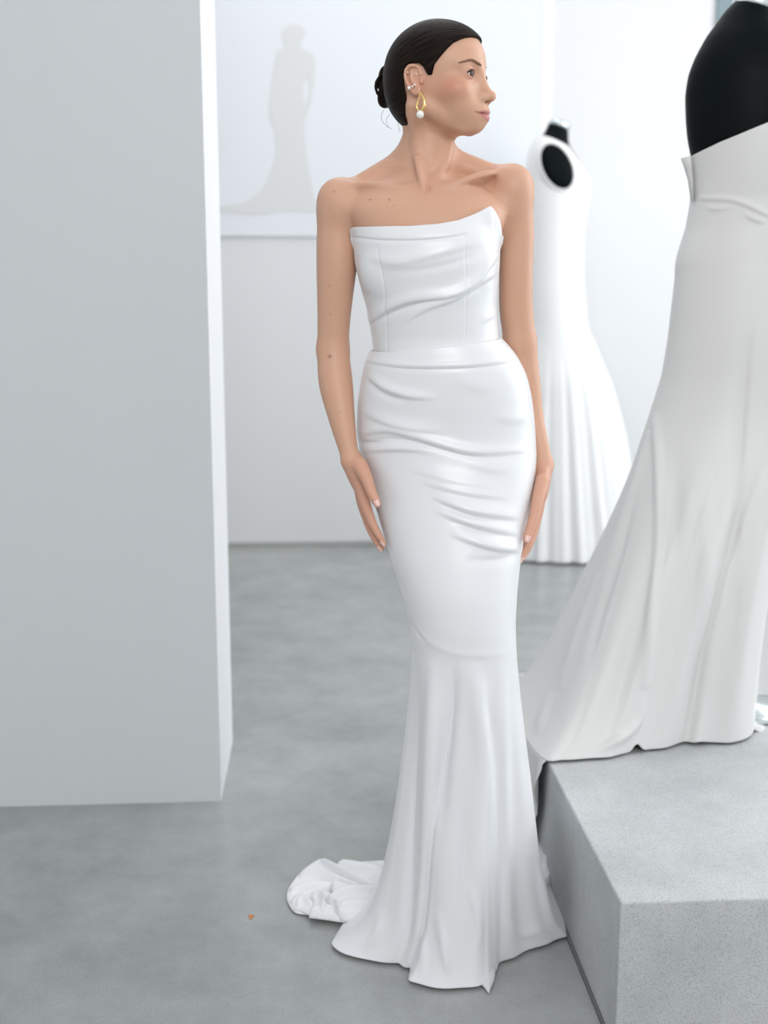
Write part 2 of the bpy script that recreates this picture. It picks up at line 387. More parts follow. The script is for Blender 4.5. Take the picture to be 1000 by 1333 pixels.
# ---- head frame
TH = math.radians(64); TILT = math.radians(-2)
HU0 = np.array([0, 0, 1.0]); Hf = np.array([math.sin(TH), -math.cos(TH), 0]); Hr = np.array([-math.cos(TH), -math.sin(TH), 0])
Hf, Hu = Hf*math.cos(TILT) - HU0*math.sin(TILT), HU0*math.cos(TILT) + Hf*math.sin(TILT)
HO = W(573, 107, 2.11)
AX = [Hf, Hr, Hu]
def hp(f, r, u): return HO + f*Hf + r*Hr + u*Hu
def hl(px, py, r):                      # ray meets the plane at side offset r -> local f, u
    o = np.array([0, 0, CAMH]); d = ray(px, py); t = (r - (o - HO) @ Hr)/(d @ Hr); q = o + d*t - HO
    return q @ Hf, q @ Hu

def head_shapes(F, off=0, cran_only=False):
    F.ell(hp(-.010, 0, .019), (.088 + off, .069 + off, .081 + off), AX, .012)
    F.ell(hp(-.030, 0, -.012), (.064 + off, .060 + off, .066 + off), AX, .02)
    F.ell(hp(.022, 0, .032), (.057 + off, .055 + off, .050 + off), AX, .02)

xs = axis((W(400,300,2.2)[0], W(500,300,2.1)[0], .0024), (W(500,300,2.1)[0], W(655,100,2.05)[0], .00125), (W(655,100,2.05)[0], W(735,600,2.15)[0], .002))
ys = axis((1.955, 2.20, .0015), (2.20, 2.30, .003))
zs = axis((.0, .75, .008), (.75, 1.0, .0018), (1.0, 1.50, .003), (1.50, 1.77, .00125))
B = Field(xs, ys, zs)
# torso: elliptical section varying with height
TOR = [ # py, l, r, half depth, centre depth
 (225,520,580,.042,2.145),(238,482,622,.058,2.140),(255,452,652,.074,2.132),(275,447,662,.086,2.122),(296,460,655,.090,2.117),(330,470,642,.096,2.114),(365,475,642,.095,2.115),(400,484,640,.088,2.12),(440,492,643,.082,2.125),(470,490,656,.088,2.128),(520,478,682,.098,2.138),(575,478,688,.106,2.144),(640,496,684,.100,2.132),(700,512,670,.090,2.11)]
pq = np.linspace(225, 700, 300); L_, R_, b_, c_ = smooth_tab(TOR, pq, 7)
zz = np.array([z_of(p) for p in pq]); xl = np.array([x_of(a, p) for a, p in zip(L_, pq)]); xr = np.array([x_of(a, p) for a, p in zip(R_, pq)])
def tab_z(v): return lambda Z: np.interp(Z, zz[::-1], v[::-1])
fc, fa, fb, fy = tab_z((xl + xr)/2), tab_z((xr - xl)/2), tab_z(b_), tab_z(c_)
z0t, z1t = zz[-1], zz[0]
def torso(X, Y, Z):
    a = fa(Z); b = fb(Z); n = 2.25
    e = (np.abs((X - fc(Z))/a)**n + np.abs((Y - fy(Z))/b)**n)**(1/n)
    d = (e - 1)*np.minimum(a, b)
    return np.maximum(d, np.maximum(z0t - Z, Z - z1t)).astype(np.float32)
B.put((xl.min(), 1.98, z0t), (xr.max(), 2.26, z1t), torso, .01)
# bust
for px in (512, 598): B.ell(W(px, 348, 2.066), (.046, .030, .045), None, .03)
# trapezius, neck
B.cone(W(557, 176, 2.135), W(551, 232, 2.138), .0445, .050, .022)
B.cone(W(545, 205, 2.155), W(468, 246, 2.155), .030, .024, .03)
B.cone(W(562, 205, 2.155), W(640, 231, 2.155), .030, .024, .03)
# deltoids and shoulders
B.ell(W(443, 268, 2.135), (.040, .042, .046), None, .022)
B.ell(W(666, 248, 2.14), (.038, .042, .046), None, .022)
# collarbones, throat hollow, neck cords
B.chain([W(543, 246, 2.080), W(518, 245, 2.074), W(485, 240, 2.085), W(455, 243, 2.110)], [.0060, .0060, .0060, .007], .014)
B.chain([W(562, 245, 2.080), W(590, 240, 2.074), W(625, 228, 2.088), W(652, 223, 2.116)], [.0060, .0060, .0060, .0045], .017)
B.ell(W(553, 240, 2.066), (.010, .012, .012), None, .012, 's')
B.chain([hp(-.028, .052, -.045), W(544, 192, 2.099), W(549, 240, 2.078)], [.0115, .0100, .0062], .011)
B.chain([W(586, 180, 2.118), W(579, 215, 2.101), W(562, 240, 2.082)], [.006, .006, .005], .014)
B.chain([W(543, 206, 2.085), W(547, 228, 2.073), W(551, 246, 2.070)], [.0060, .0058, .0042], .007)
# arms
def px_r(w, Y): return w/(FP/(Y*cp))
B.chain([W(443, 262, 2.135), W(439, 300, 2.135), W(438, 350, 2.135), W(435, 410, 2.14), W(433.5, 455, 2.145)], [.0375, .0370, .0365, .0310, .0290], .018)
B.chain([W(433.5, 455, 2.145), W(437, 497, 2.13), W(445, 545, 2.11), W(453, 583, 2.095), W(457, 597, 2.09)], [.0290, .0318, .0245, .0180, .0172], .012)
B.chain([W(667, 245, 2.14), W(673, 300, 2.145), W(672, 350, 2.15), W(672, 400, 2.16), W(677, 445, 2.17)], [.0350, .0315, .0310, .0315, .0300], .018)
B.chain([W(677, 445, 2.17), W(684, 490, 2.175), W(693, 540, 2.17), W(704, 585, 2.15), W(708.5, 605, 2.14)], [.0300, .0275, .0210, .0170, .0165], .012)
# hand at the left of the picture (her right): seen from the thumb side, palm on the thigh
NAILS = []
def finger(pts, r, k=.006, nail=None):
    B.chain(pts, r, k*.55)
    if nail is not None: NAILS.append((np.asarray(pts[-1]), np.asarray(pts[-2]), nail, r[-1]))
B.ell(W(464.5, 616, 2.092), (.0165, .024, .036), [(.93, 0, .37), (0, 1, 0), (-.37, 0, .93)], .016)
B.cone(W(458, 600, 2.09), W(471, 634, 2.09), .0165, .0150, .012)
finger([W(470.5, 632, 2.078), W(474.5, 652, 2.07), W(484, 679, 2.064), W(493.5, 697, 2.060), W(500.5, 707.5, 2.058)], [.0120, .0105, .0082, .0064, .0040], .008, (-.8, -.5, .1))
finger([W(469, 632, 2.095), W(472, 654, 2.092), W(480.5, 684, 2.086), W(490, 704, 2.080), W(497, 714, 2.076)], [.0118, .0100, .0082, .0066, .0048], .007, (-.8, -.5, .1))
finger([W(468, 630, 2.112), W(470.5, 653, 2.112), W(479, 680, 2.106), W(487, 698, 2.1), W(492, 706, 2.096)], [.0112, .0095, .0078, .0064, .0048], .007, (-.8, -.5, .1))
finger([W(467, 628, 2.128), W(469.5, 646, 2.130), W(476, 668, 2.126), W(482, 682, 2.12), W(486, 689, 2.118)], [.0100, .0082, .0070, .0058, .0045], .007, (-.8, -.5, .1))
finger([W(468, 605, 2.072), W(477, 622, 2.052), W(483.5, 640, 2.040), W(489, 651, 2.034), W(491.5, 657, 2.031)], [.0145, .0118, .0095, .0082, .0062], .014, (.1, -1, .05))
# hand at the right of the picture (her left), partly behind the hip
B.ell(W(705.5, 628, 2.125), (.0125, .026, .034), [(.98, 0, -.17), (0, 1, 0), (.17, 0, .98)], .012)
B.cone(W(708.5, 605, 2.14), W(703, 645, 2.12), .0160, .0130, .012)
finger([W(704, 640, 2.118), W(697, 675, 2.10), W(689, 703, 2.088), W(682, 720, 2.082), W(677.5, 729, 2.079)], [.0120, .0098, .0082, .0062, .0036], .010, (.7, -.7, 0))
finger([W(705, 640, 2.135), W(699, 675, 2.128), W(691, 703, 2.118), W(685, 718, 2.112), W(681, 725, 2.108)], [.0115, .0095, .0080, .0062, .0045], .007, (.7, -.7, 0))
finger([W(705, 638, 2.150), W(700, 672, 2.148), W(694, 698, 2.14), W(688, 712, 2.134), W(685, 718, 2.13)], [.0110, .0090, .0076, .0060, .0045], .007, (.7, -.7, 0))
finger([W(706, 635, 2.164), W(702, 664, 2.166), W(697, 686, 2.16), W(692, 698, 2.155), W(690, 702, 2.152)], [.0100, .0082, .0070, .0058, .0045], .007, (.7, -.7, 0))
finger([W(706, 626, 2.105), W(700, 650, 2.082), W(694, 676, 2.066), W(687.5, 696, 2.056), W(685, 703, 2.052)], [.0135, .0115, .0092, .0080, .0062], .010, (.2, -1, .05))
# legs, hidden in the gown, standing on the soles of the shoes
kn1, kn2 = W(612, 815, 2.055), W(590, 805, 2.078)
an1, an2 = np.array([.150, 2.03, .105]), np.array([.075, 2.12, .105])
B.chain([W(625, 620, 2.13), kn1, np.array([.155, 2.07, .36]), an1], [.070, .042, .040, .024], .03)
B.chain([W(537, 620, 2.14), kn2, np.array([.105, 2.115, .36]), an2], [.068, .042, .040, .024], .03)
for an in (an1, an2):
    B.cone(an, an + np.array([.01, -.045, -.045]), .026, .022, .02); B.cone(an + np.array([.01, -.045, -.045]), an + np.array([.015, -.105, -.078]), .022, .016, .012)
# ---- head
head_shapes(B)
B.ell(hp(.030, 0, -.030), (.050, .050, .057), AX, .02)                # mid face
B.ell(hp(.026, 0, -.057), (.045, .038, .031), AX, .02)                # jaw
B.cone(hp(.0625, .004, -.0775), hp(.0625, -.004, -.0775), .0145, .0145, .016)    # chin
for s_ in (-1, 1):
    B.cone(hp(-.010, s_*.050, -.046), hp(.048, s_*.018, -.0825), .0115, .010, .014)  # jawbone
    B.ell(hp(.046, s_*.041, -.026), (.024, .020, .018), AX, .018)      # cheekbone
    B.ell(hp(.052, s_*.026, -.050), (.020, .017, .020), AX, .018)      # cheek
    B.cone(hp(.069, s_*.011, .016), hp(.054, s_*.042, .018), .007, .007, .014)     # brow
    B.ell(hp(.082, s_*.030, .001), (.015, .017, .0115), AX, .012, 's') # socket
    B.ell(hp(.0625, s_*.0305, 0), (.0135, .0150, .0125), AX, .004)     # lids
B.ell(hp(.060, 0, -.060), (.030, .026, .026), AX, .015)               # muzzle
B.chain([hp(.074, 0, .008), hp(.0815, 0, -.010), hp(.0905, 0, -.028), hp(.0950, 0, -.0345)], [.0070, .0058, .0064, .0078], .012)
B.cone(hp(.0950, 0, -.0345), hp(.083, 0, -.0415), .0076, .0055, .006)
for s_ in (-1, 1):
    B.ell(hp(.0825, s_*.0108, -.0375), (.0100, .0055, .0066), AX, .008)
    B.cone(hp(.0885, s_*.0065, -.0438), hp(.082, s_*.0080, -.0425), .0023, .0020, .0025, 's')
# lips
B.chain([hp(.066, .0265, -.0625), hp(.0815, .011, -.0598), hp(.0855, 0, -.0592), hp(.0815, -.011, -.0598), hp(.066, -.0265, -.0625)], [.0022, .0044, .0044, .0044, .0022], .005)
B.chain([hp(.066, .0250, -.0640), hp(.0800, .011, -.0685), hp(.0835, 0, -.0695), hp(.0800, -.011, -.0685), hp(.066, -.0250, -.0640)], [.0022, .0050, .0054, .0050, .0022], .005)
B.chain([hp(.0690, .0285, -.0620), hp(.0870, .011, -.0640), hp(.0915, 0, -.0646), hp(.0870, -.011, -.0640), hp(.0690, -.0285, -.0620)], [.0012, .0016, .0016, .0016, .0012], .0025, 's')
B.cone(hp(.0890, 0, -.0480), hp(.0905, 0, -.0545), .0016, .0022, .004, 's')
# eye openings
EYE = []
def eye_pt(e, s_, phi, psi, R):
    a, b = math.radians(phi), math.radians(psi)
    return e + R*(math.cos(a)*math.cos(b)*Hf + s_*math.sin(a)*math.cos(b)*Hr + math.sin(b)*Hu)
for s_ in (-1, 1):
    e = hp(.0625, s_*.0305, 0); EYE.append(e)
    B.chain([eye_pt(e, s_, a, b, .0145) for a, b in [(-40, -6), (-20, -1), (0, 2), (22, 3), (40, 1), (54, 1)]], [.0022, .0047, .0056, .0054, .0040, .0020], .0012, 's')
# ears
HEL = [(548,97),(546,89),(540,85.5),(533,86),(528.5,92),(528,100),(530.5,109),(535,116),(540,121.5),(544.5,121),(546,115)]
for s_ in (1, -1):
    def ep(px, py, r, s_=s_):
        f, u = hl(px, py, abs(r)); return hp(f, s_*abs(r), u)
    B.ell(ep(540.5, 103, .066), (.0125, .0055, .0210), AX, .006)
    B.chain([ep(a, b, .0735 if 1 < i < 7 else .070) for i, (a, b) in enumerate(HEL)], [.0026]*3 + [.0030]*5 + [.0034, .0034, .0026], .0035)
    B.ell(ep(543, 118, .070), (.0055, .0032, .0055), AX, .005)
    B.ell(ep(543.5, 105, .076), (.0062, .0060, .0088), AX, .004, 's')
    B.chain([ep(535, 94, .0715), ep(535.5, 103, .0725), ep(540, 112, .0715)], [.0022, .0024, .0020], .003)
    B.cone(ep(549, 107, .070), ep(549, 103, .069), .0030, .0026, .004)
V, Fc = B.mesh()
# tint: lips, cheeks, nails, moles
base = np.array([.625, .365, .252])
col = np.tile(base, (len(V), 1))
Q = V - HO; lf, lr, lu = Q @ Hf, Q @ Hr, Q @ Hu
def mixc(w, c):
    global col
    w = np.clip(w, 0, 1)[:, None]; col = col*(1 - w) + np.array(c)*w
head = V[:, 2] > 1.52
sm = lambda a, b, t: np.clip((t - a)/(b - a), 0, 1)**2*(3 - 2*np.clip((t - a)/(b - a), 0, 1))
ar = np.abs(lr)
mixc(head*.85*np.exp(-((lf - .042)/.024)**2 - ((ar - .048)/.02)**2 - ((lu + .022)/.017)**2), (.56, .20, .13))
mouth_ = -.0644 + .0024*(ar/.028)**2
upper = mouth_ + .0082*np.clip(1 - (ar/.0275)**1.4, 0, 1) - .0012*np.exp(-(ar/.003)**2)
lower = mouth_ - .0112*np.clip(1 - (ar/.0265)**1.8, 0, 1)
lipm = sm(0, .0012, upper - lu)*sm(0, .0012, lu - lower)*(ar < .0275)*(lf > .058)
mixc(head*lipm, (.50, .19, .165))
mixc(head*(lf > .060)*(ar < .028)*np.exp(-((lu - mouth_)/.0010)**2)*.75, (.22, .06, .05))
eyr = np.sqrt((ar - .0305)**2/.017**2 + (lu - .001)**2/.0085**2)
mixc(head*(lf > .05)*.45*np.exp(-eyr**4), (.42, .20, .14))
mixc(head*(lf > .08)*np.exp(-((ar - .0065)/.0028)**2 - ((lu + .0436)/.0018)**2)*.7, (.16, .05, .03))
mixc(.35*np.exp(-((lf + .012)/.016)**2 - ((lu + .012)/.022)**2)*(lr > .060), (.66, .27, .19))
ppx, ppy = pr(V)
front = V[:, 1] < 2.14
for mx_, my_, mr_ in [(435,249,1.1),(482,260,1.0),(507,260,1.1),(513,267,.7),(429.5,464,1.9),(429,372,.8),(431,410,.8),(436,282,.6),(442,537,.8),(518,278,.5)]:
    mixc(front*np.exp(-((ppx - mx_)**2 + (ppy - my_)**2)/mr_**2)*.8, (.12, .04, .025))
mixc((ppy > 600)*(ppy < 740)*(V[:, 2] > .74)*.3, (.68, .33, .26))
NAILS_ = []
Bv = BVHTree.FromPolygons([tuple(v) for v in V], [tuple(f) for f in Fc.tolist()])
person = empty('person', (.10, 2.12, 0), 'woman in a white strapless satin gown with a dark low bun, looking to one side', 'person')
body = mesh('body', V, Fc, M['skin'], person)
ca = body.data.color_attributes.new('tint', 'FLOAT_COLOR', 'POINT'); ca.data.foreach_set('color', np.hstack([col, np.ones((len(col), 1))]).astype(np.float32).ravel())

# nails
nm = mat('nail_varnish', (.78, .50, .43), .15, .6)
for tip, prev, nrm, r in NAILS:
    d = tip - prev; d /= np.linalg.norm(d); n_ = np.array(nrm, float); n_ -= d*(n_ @ d); n_ /= np.linalg.norm(n_); w = np.cross(d, n_)
    P = np.zeros((9, 9, 3))
    for i, a in enumerate(np.linspace(-1, 1, 9)):
        for j, b in enumerate(np.linspace(0, 1, 9)):
            wid = (r*.95)*(1 - .55*max(0, b - .6)/.4); P[j, i] = tip + d*(b*.0125 - .0075) + w*a*wid + n_*(math.sqrt(max(0, 1.25 - (a*.95)**2))*(r + .0006) + .0012*(1 - b))
    loft('fingernail', P, nm, body, closed=False, thick=.0006)

# eyeballs
for s_, e in zip((-1, 1), EYE):
    P = sphere_pts((0, 0, 0), 1, 64, 48)
    g = Hf*.97 + Hr*.20 + Hu*.0; g /= np.linalg.norm(g)
    Pw = P.reshape(-1, 3); c = Pw @ g
    R = .0118*(1 + .045*np.clip((c - .86)/.14, 0, 1)); Vw = e + Pw*R[:, None]
    o = loft('eyeball', Vw.reshape(48, 64, 3), M['eye'], person)
    tc_ = np.tile(np.array([.80, .77, .76]), (len(c), 1)); ang = np.arccos(np.clip(c, -1, 1))
    tc_[ang < .50] = (.07, .035, .02); tc_[ang < .22] = (.006, .005, .005)
    a_ = o.data.color_attributes.new('tint', 'FLOAT_COLOR', 'POINT'); a_.data.foreach_set('color', np.hstack([tc_, np.ones((len(c), 1))]).astype(np.float32).ravel())

# brows and lashes laid on the skin
def on_skin(f0, r0, u0, off):
    o = hp(f0 + .05, r0*1.15, u0); t = hp(f0 - .05, r0*.75, u0); d = Vector(t - o).normalized()
    hit = Bv.ray_cast(Vector(o), d, .12)
    p = np.array(hit[0]) if hit[0] is not None else hp(f0, r0, u0)
    return p - np.array(d)*off
def strip(name, path, wid, mt, off=.0008, th=.0008):
    Pc = catmull(path, 26); t = np.linspace(0, 1, 26); P = np.zeros((26, 5, 3))
    for i in range(26):
        w = wid*(math.sin(PI*min(1, (t[i]*.92 + .06)))**.6)
        for j in range(5):
            P[i, j] = on_skin(Pc[i][0], Pc[i][1], Pc[i][2] + (j - 2)/4*w, off + .0006*(1 - ((j - 2)/2)**2))
    return loft(name, P, mt, person, closed=False, thick=th)
for s_ in (-1, 1):
    strip('eyebrow', [(.075, s_*.0125, .0160), (.072, s_*.022, .0185), (.064, s_*.036, .0215), (.046, s_*.053, .0160)], .0042, M['brow'], .0002)
    e = EYE[(s_ + 1)//2]
    up_ = catmull([eye_pt(e, s_, a, b, r) for a, b, r in [(-42, -4, .0132), (-20, 20, .0137), (0, 26, .0139), (22, 26, .0140), (42, 14, .0140), (58, 5, .0142), (66, 7, .0146)]], 30)
    loft('eyelashes', tube_pts(up_, np.interp(np.linspace(0, 1, 30), [0, .5, .85, 1], [.0004, .0011, .0014, .0002]), 8), M['lash'], person)
    lo_ = catmull([eye_pt(e, s_, a, b, r) for a, b, r in [(-30, -15, .0132), (0, -22, .0135), (25, -19, .0136), (50, -5, .0138)]], 20)
    loft('eyelashes', tube_pts(lo_, np.full(20, .00035), 6), M['lash'], person)
# ---- hair
hx = axis((HO[0] - .15, HO[0] + .11, .0013)); hy = axis((HO[1] - .10, HO[1] + .13, .0013)); hz = axis((HO[2] - .09, HO[2] + .11, .0013))
Hh = Field(hx, hy, hz)
head_shapes(Hh, .0055)
HLN = [(636,62,-.02),(630,52,-.005),(622,47,.010),(607,50,.030),(592,57,.046),(577,71,.060),(566,84,.066),(561,97,.070),(556,97,.071),(551,87,.072),(545,82,.072),(536,82,.073),(528,86,.073),(524,95,.072),(525,110,.070),(529,126,.064),(531,141,.056),(526,150,.05)]
poly = [hl(a, b, r) for a, b, r in HLN]; poly += [(poly[-1][0], -.3), (.3, -.3), (.3, poly[0][1])]
poly = np.array(poly)
def poly_sdf(P, fx, ux):
    d = np.full(fx.shape, 9., np.float32); s = np.ones(fx.shape, np.int8); n = len(P); j = n - 1
    for i in range(n):
        e = P[j] - P[i]; wx_, wy_ = fx - P[i][0], ux - P[i][1]; t = np.clip((wx_*e[0] + wy_*e[1])/(e @ e), 0, 1)
        d = np.minimum(d, (wx_ - e[0]*t)**2 + (wy_ - e[1]*t)**2)
        c1_, c2_, c3_ = ux >= P[i][1], ux < P[j][1], e[0]*wy_ > e[1]*wx_
        s = np.where((c1_ & c2_ & c3_) | (~c1_ & ~c2_ & ~c3_), -s, s); j = i
    return s*np.sqrt(d)
def skin_area(X, Y, Z):
    x, y, z = X - HO[0], Y - HO[1], Z - HO[2]
    f = x*Hf[0] + y*Hf[1] + z*Hf[2]; u = x*Hu[0] + y*Hu[1] + z*Hu[2]
    return poly_sdf(poly, f.astype(np.float32), u.astype(np.float32)).astype(np.float32)
Hh.put((hx[0], hy[0], hz[0]), (hx[-1], hy[-1], hz[-1]), skin_area, .004, 's')
Hv, Hf_ = Hh.mesh()
hair = mesh('hair', Hv, Hf_, M['hair'], person)
def strand_attr(o, V, c, axd):
    axd = axd/np.linalg.norm(axd); a = np.cross(axd, Hu); a /= np.linalg.norm(a); b = np.cross(axd, a)
    q = V - c; ph = np.arctan2(q @ b, q @ a); ln = q @ axd
    at_ = o.data.attributes.new('strand', 'FLOAT_VECTOR', 'POINT')
    at_.data.foreach_set('vector', np.stack([ph, ln*10, 0*ph], -1).astype(np.float32).ravel())
strand_attr(hair, Hv, hp(-.10, 0, -.02), hp(.07, 0, .055) - hp(-.10, 0, -.02))
# bun of coiled hair
bc = W(507, 119, 2.165)
Bn = Field(axis((bc[0] - .05, bc[0] + .045, .0012)), axis((bc[1] - .045, bc[1] + .045, .0012)), axis((bc[2] - .05, bc[2] + .055, .0012)))
Bn.ell(bc + np.array([.004, 0, 0]), (.023, .022, .029), None, .004)
for ph0, tilt, rad, rr_ in [(0, .2, .0165, .0095), (2.1, -.5, .018, .0085), (4.0, .9, .017, .0080)]:
    t = np.linspace(0, 4.8, 20); u1 = np.array([math.cos(tilt)*.5, .87, math.sin(tilt)*.5]); u2 = np.array([-math.sin(tilt), 0, math.cos(tilt)])
    pts = [bc + rad*(math.cos(a + ph0)*u1 + 1.25*math.sin(a + ph0)*u2) for a in t]
    Bn.chain(pts, list(rr_*np.interp(t, [0, .8, 4, 4.8], [.7, 1, 1, .6])), .002)
Bn.chain([W(527, 100, 2.15), W(514, 94, 2.15), W(503, 91, 2.155), W(497, 98, 2.16), W(496, 108, 2.16)], [.010, .010, .0085, .006, .004], .002)
Bn.chain([W(530, 108, 2.14), W(520, 118, 2.14), W(513, 130, 2.145), W(515, 142, 2.15), W(524, 146, 2.15)], [.013, .013, .012, .010, .006], .003)
Bn.chain([W(503, 92, 2.155), W(494, 101, 2.15), W(489.5, 112, 2.15), W(491, 122, 2.15)], [.0022, .0030, .0030, .0020], .002)
bv, bf = Bn.mesh(); bun = mesh('hair_bun', bv, bf, M['hair'], hair)
strand_attr(bun, bv, bc, np.array([.3, -1, .2]))
for pts in [[(508,148),(503,156),(506,166)],[(500,143),(496,152),(501,162),(510,168)],[(522,150),(518,160),(521,172)],[(492,100),(488,108),(491,116)]]:
    P = catmull([W(a, b, 2.15) for a, b in pts], 10); loft('stray_hair', tube_pts(P, np.full(10, .0003), 5), M['hair'], hair)

# ---- earrings: twisted gold drop with a pearl
def earring(s_):
    c = []
    for px, py in [(546,119.5),(549.8,124),(552.3,130),(552.6,137),(550.5,142),(547.3,144.2),(544,142.5),(542.6,138.5),(543.6,133.5),(545.6,128),(546.6,122)]:
        f, u = hl(px, py, .0775); c.append(hp(f, s_*.0775, u))
    P = catmull(c, 60); t = np.linspace(0, 1, 60); r = .0012 + .0020*np.exp(-((t - .33)/.2)**2) + .0008*np.exp(-((t - .75)/.12)**2)
    o = loft('earring', tube_pts(P, r, 12), M['gold'], person)
    f, u = hl(547.2, 149, .0775); loft('pearl', sphere_pts(hp(f, s_*.0775, u), .0068), M['pearl'], o)
    loft('link', sphere_pts(hp(*((lambda q: (q[0], s_*.0775, q[1]))(hl(547.2, 144.2, .0775)))), .0020), M['gold'], o)
    return o
earring(1); earring(-1)
for px, py, r in [(532.5,114.5,.0030),(531,94,.0012),(540,110.5,.0018),(537,112.5,.0016),(542,96,.0012)]:
    f, u = hl(px, py, .0765); loft('ear_stud', sphere_pts(hp(f, .0765, u), r, 16, 10), M['stud'], person)

# ---- gown
def stroke_h(PX, PY, pts, w1, w2, h, taper=1.2, n=24):
    P = catmull(pts, n); best = np.full(PX.shape, 1e9); sd = np.zeros(PX.shape); ss = np.zeros(PX.shape)
    for i in range(n - 1):
        a, b = P[i], P[i+1]; e = b - a; L = e @ e; t = np.clip(((PX - a[0])*e[0] + (PY - a[1])*e[1])/L, 0, 1)
        dx, dy = PX - a[0] - t*e[0], PY - a[1] - t*e[1]; d2 = dx*dx + dy*dy; m_ = d2 < best
        best = np.where(m_, d2, best); sd = np.where(m_, np.sign(e[0]*dy - e[1]*dx), sd); ss = np.where(m_, (i + t)/(n - 1), ss)
    w = np.where(sd > 0, w2, w1)          # w2: side below a stroke drawn left to right
    return h*np.exp(-best/w**2)*np.clip(np.sin(PI*np.clip(ss, .0, 1)), 0, 1)**taper
def displace(P, strokes, front_only=True):
    T1 = np.roll(P, -1, 1) - np.roll(P, 1, 1); T2 = np.gradient(P, axis=0); N = np.cross(T1, T2); N /= np.linalg.norm(N, axis=2)[..., None] + 1e-12
    c = P.mean(1, keepdims=True); flip = np.sign((N*(P - c)).sum(2)); N *= flip[..., None]
    PX, PY = pr(P); D = np.zeros(PX.shape)
    for s_ in strokes: D += stroke_h(PX, PY, *s_)
    if front_only: D *= np.clip(-N[..., 1]*3 + .4, 0, 1)
    return P + N*D[..., None], N
NA = 560
th = np.arange(NA)*2*PI/NA                     # 0 = picture right, pi/2 = towards the camera
def ring_rows(tab, rows, sig=6, n=2.15):
    cx, a, b, cy, z = gown_ab(tab, rows, sig); ct, st = np.cos(th), np.sin(th)
    ex = np.sign(ct)*np.abs(ct)**(2/n); ey = np.sign(st)*np.abs(st)**(2/n)
    return cx[:, None] + a[:, None]*ex, cy[:, None] - b[:, None]*ey, z
# bodice: the top edge dips in the middle and rises to a point at each side
def px_at(th_): return 556 + 97*np.cos(th_)
topx = [(455,297),(460,297),(472,299),(500,300),(535,300.5),(565,298),(590,293),(612,285),(630,278),(638,275),(641,282),(645,296),(653,314)]
tq = np.interp(px_at(th), [p[0] for p in topx], [p[1] for p in topx])
back = np.sin(th) < 0; tq = np.where(back, np.interp(-np.sin(th), [0, .3, 1], [303, 318, 330]), tq)
k_ = np.exp(-.5*(np.arange(-9, 10)/1.0)**2); k_ /= k_.sum(); tq = np.convolve(np.concatenate([tq[-9:], tq, tq[:9]]), k_, 'valid')
bq = np.interp(px_at(th), [486, 560, 653], [468, 466, 450]); NR = 260
v = np.linspace(0, 1, NR)[:, None]; PYr = tq[None]*(1 - v) + bq[None]*v
allr = np.linspace(268, 475, 240); X_, Y_, z_ = ring_rows([(268, 462, 642, .090, YW-.005)] + GOWN[0:] + [(475,490,658,.1,YW+.006)], allr, 5)
Zt = np.interp(PYr, allr, z_); P = np.zeros((NR, NA, 3))
for j in range(NA):
    P[:, j, 0] = np.interp(PYr[:, j], allr, X_[:, j]); P[:, j, 1] = np.interp(PYr[:, j], allr, Y_[:, j])
P[..., 2] = Zt
c2 = lambda L: [(400 + a*.32, 200 + b*.32) for a, b in L]
c3 = lambda L: [(400 + a*.34, 440 + b*.34) for a, b in L]
BOD = [(c2([(185,338),(300,350),(420,352),(560,342),(650,328)]), 1.6, 3, -.0022, .2),
 (c2([(245,690),(330,630),(430,592),(580,572),(680,520),(750,430),(765,400)]), 9, 3, .0055, .4),
 (c2([(250,705),(330,655),(430,615),(560,590)]), 3, 4, -.0028),
 (c2([(370,700),(480,630),(600,585),(700,520),(780,470)]), 7, 3, .0045),
 (c2([(620,590),(700,545),(780,490)]), 3, 4, -.0025),
 (c2([(300,455),(450,425),(620,380),(780,335)]), 10, 5, .0030),
 (c2([(310,480),(470,470),(640,430),(760,370)]), 5, 6, -.0018),
 (c2([(210,400),(330,440),(450,450)]), 8, 6, .0018),
 (c2([(285,370),(318,560),(332,830)]), 1.5, 1.5, -.0010, .15), (c2([(638,330),(645,560),(640,790)]), 1.5, 1.5, -.0010, .15),
 (c2([(700,690),(740,660),(775,640)]), 5, 4, .0022)]
def clear_skin(P, gap=.0045, lim=.05):
    R_, N_ = P.shape[:2]; D_ = np.zeros((R_, N_, 3))
    for i in range(0, R_, 3):
        for j in range(0, N_, 3):
            p = Vector(P[i, j]); h, n_, _i, dist = Bv.find_nearest(p, .06)
            if h is None: continue
            sd_ = (p - h).dot(n_); sd_ = math.copysign(dist, sd_)
            if sd_ < gap and gap - sd_ < lim: D_[i:i+3, j:j+3] = np.array(n_)*(gap - sd_)
    k = np.exp(-.5*(np.arange(-8, 9)/5.)**2); k /= k.sum()
    D2 = sum(k[q]*np.roll(D_, q - 8, 1) for q in range(17)); pad = np.concatenate([D2[:1].repeat(8, 0), D2, D2[-1:].repeat(8, 0)])
    return P + sum(k[q]*pad[q:q+R_] for q in range(17))*1.12
P = clear_skin(P)
P, _ = displace(P, BOD)
gown = loft('gown', P, M['satin'], person, thick=.0025, label='white strapless bodice and skirt of satin'); del gown['label']
# skirt
K0 = 830
rows = np.concatenate([np.linspace(441, K0, 300)]); X_, Y_, z_ = ring_rows(SKIRT, rows, 8, 2.1)
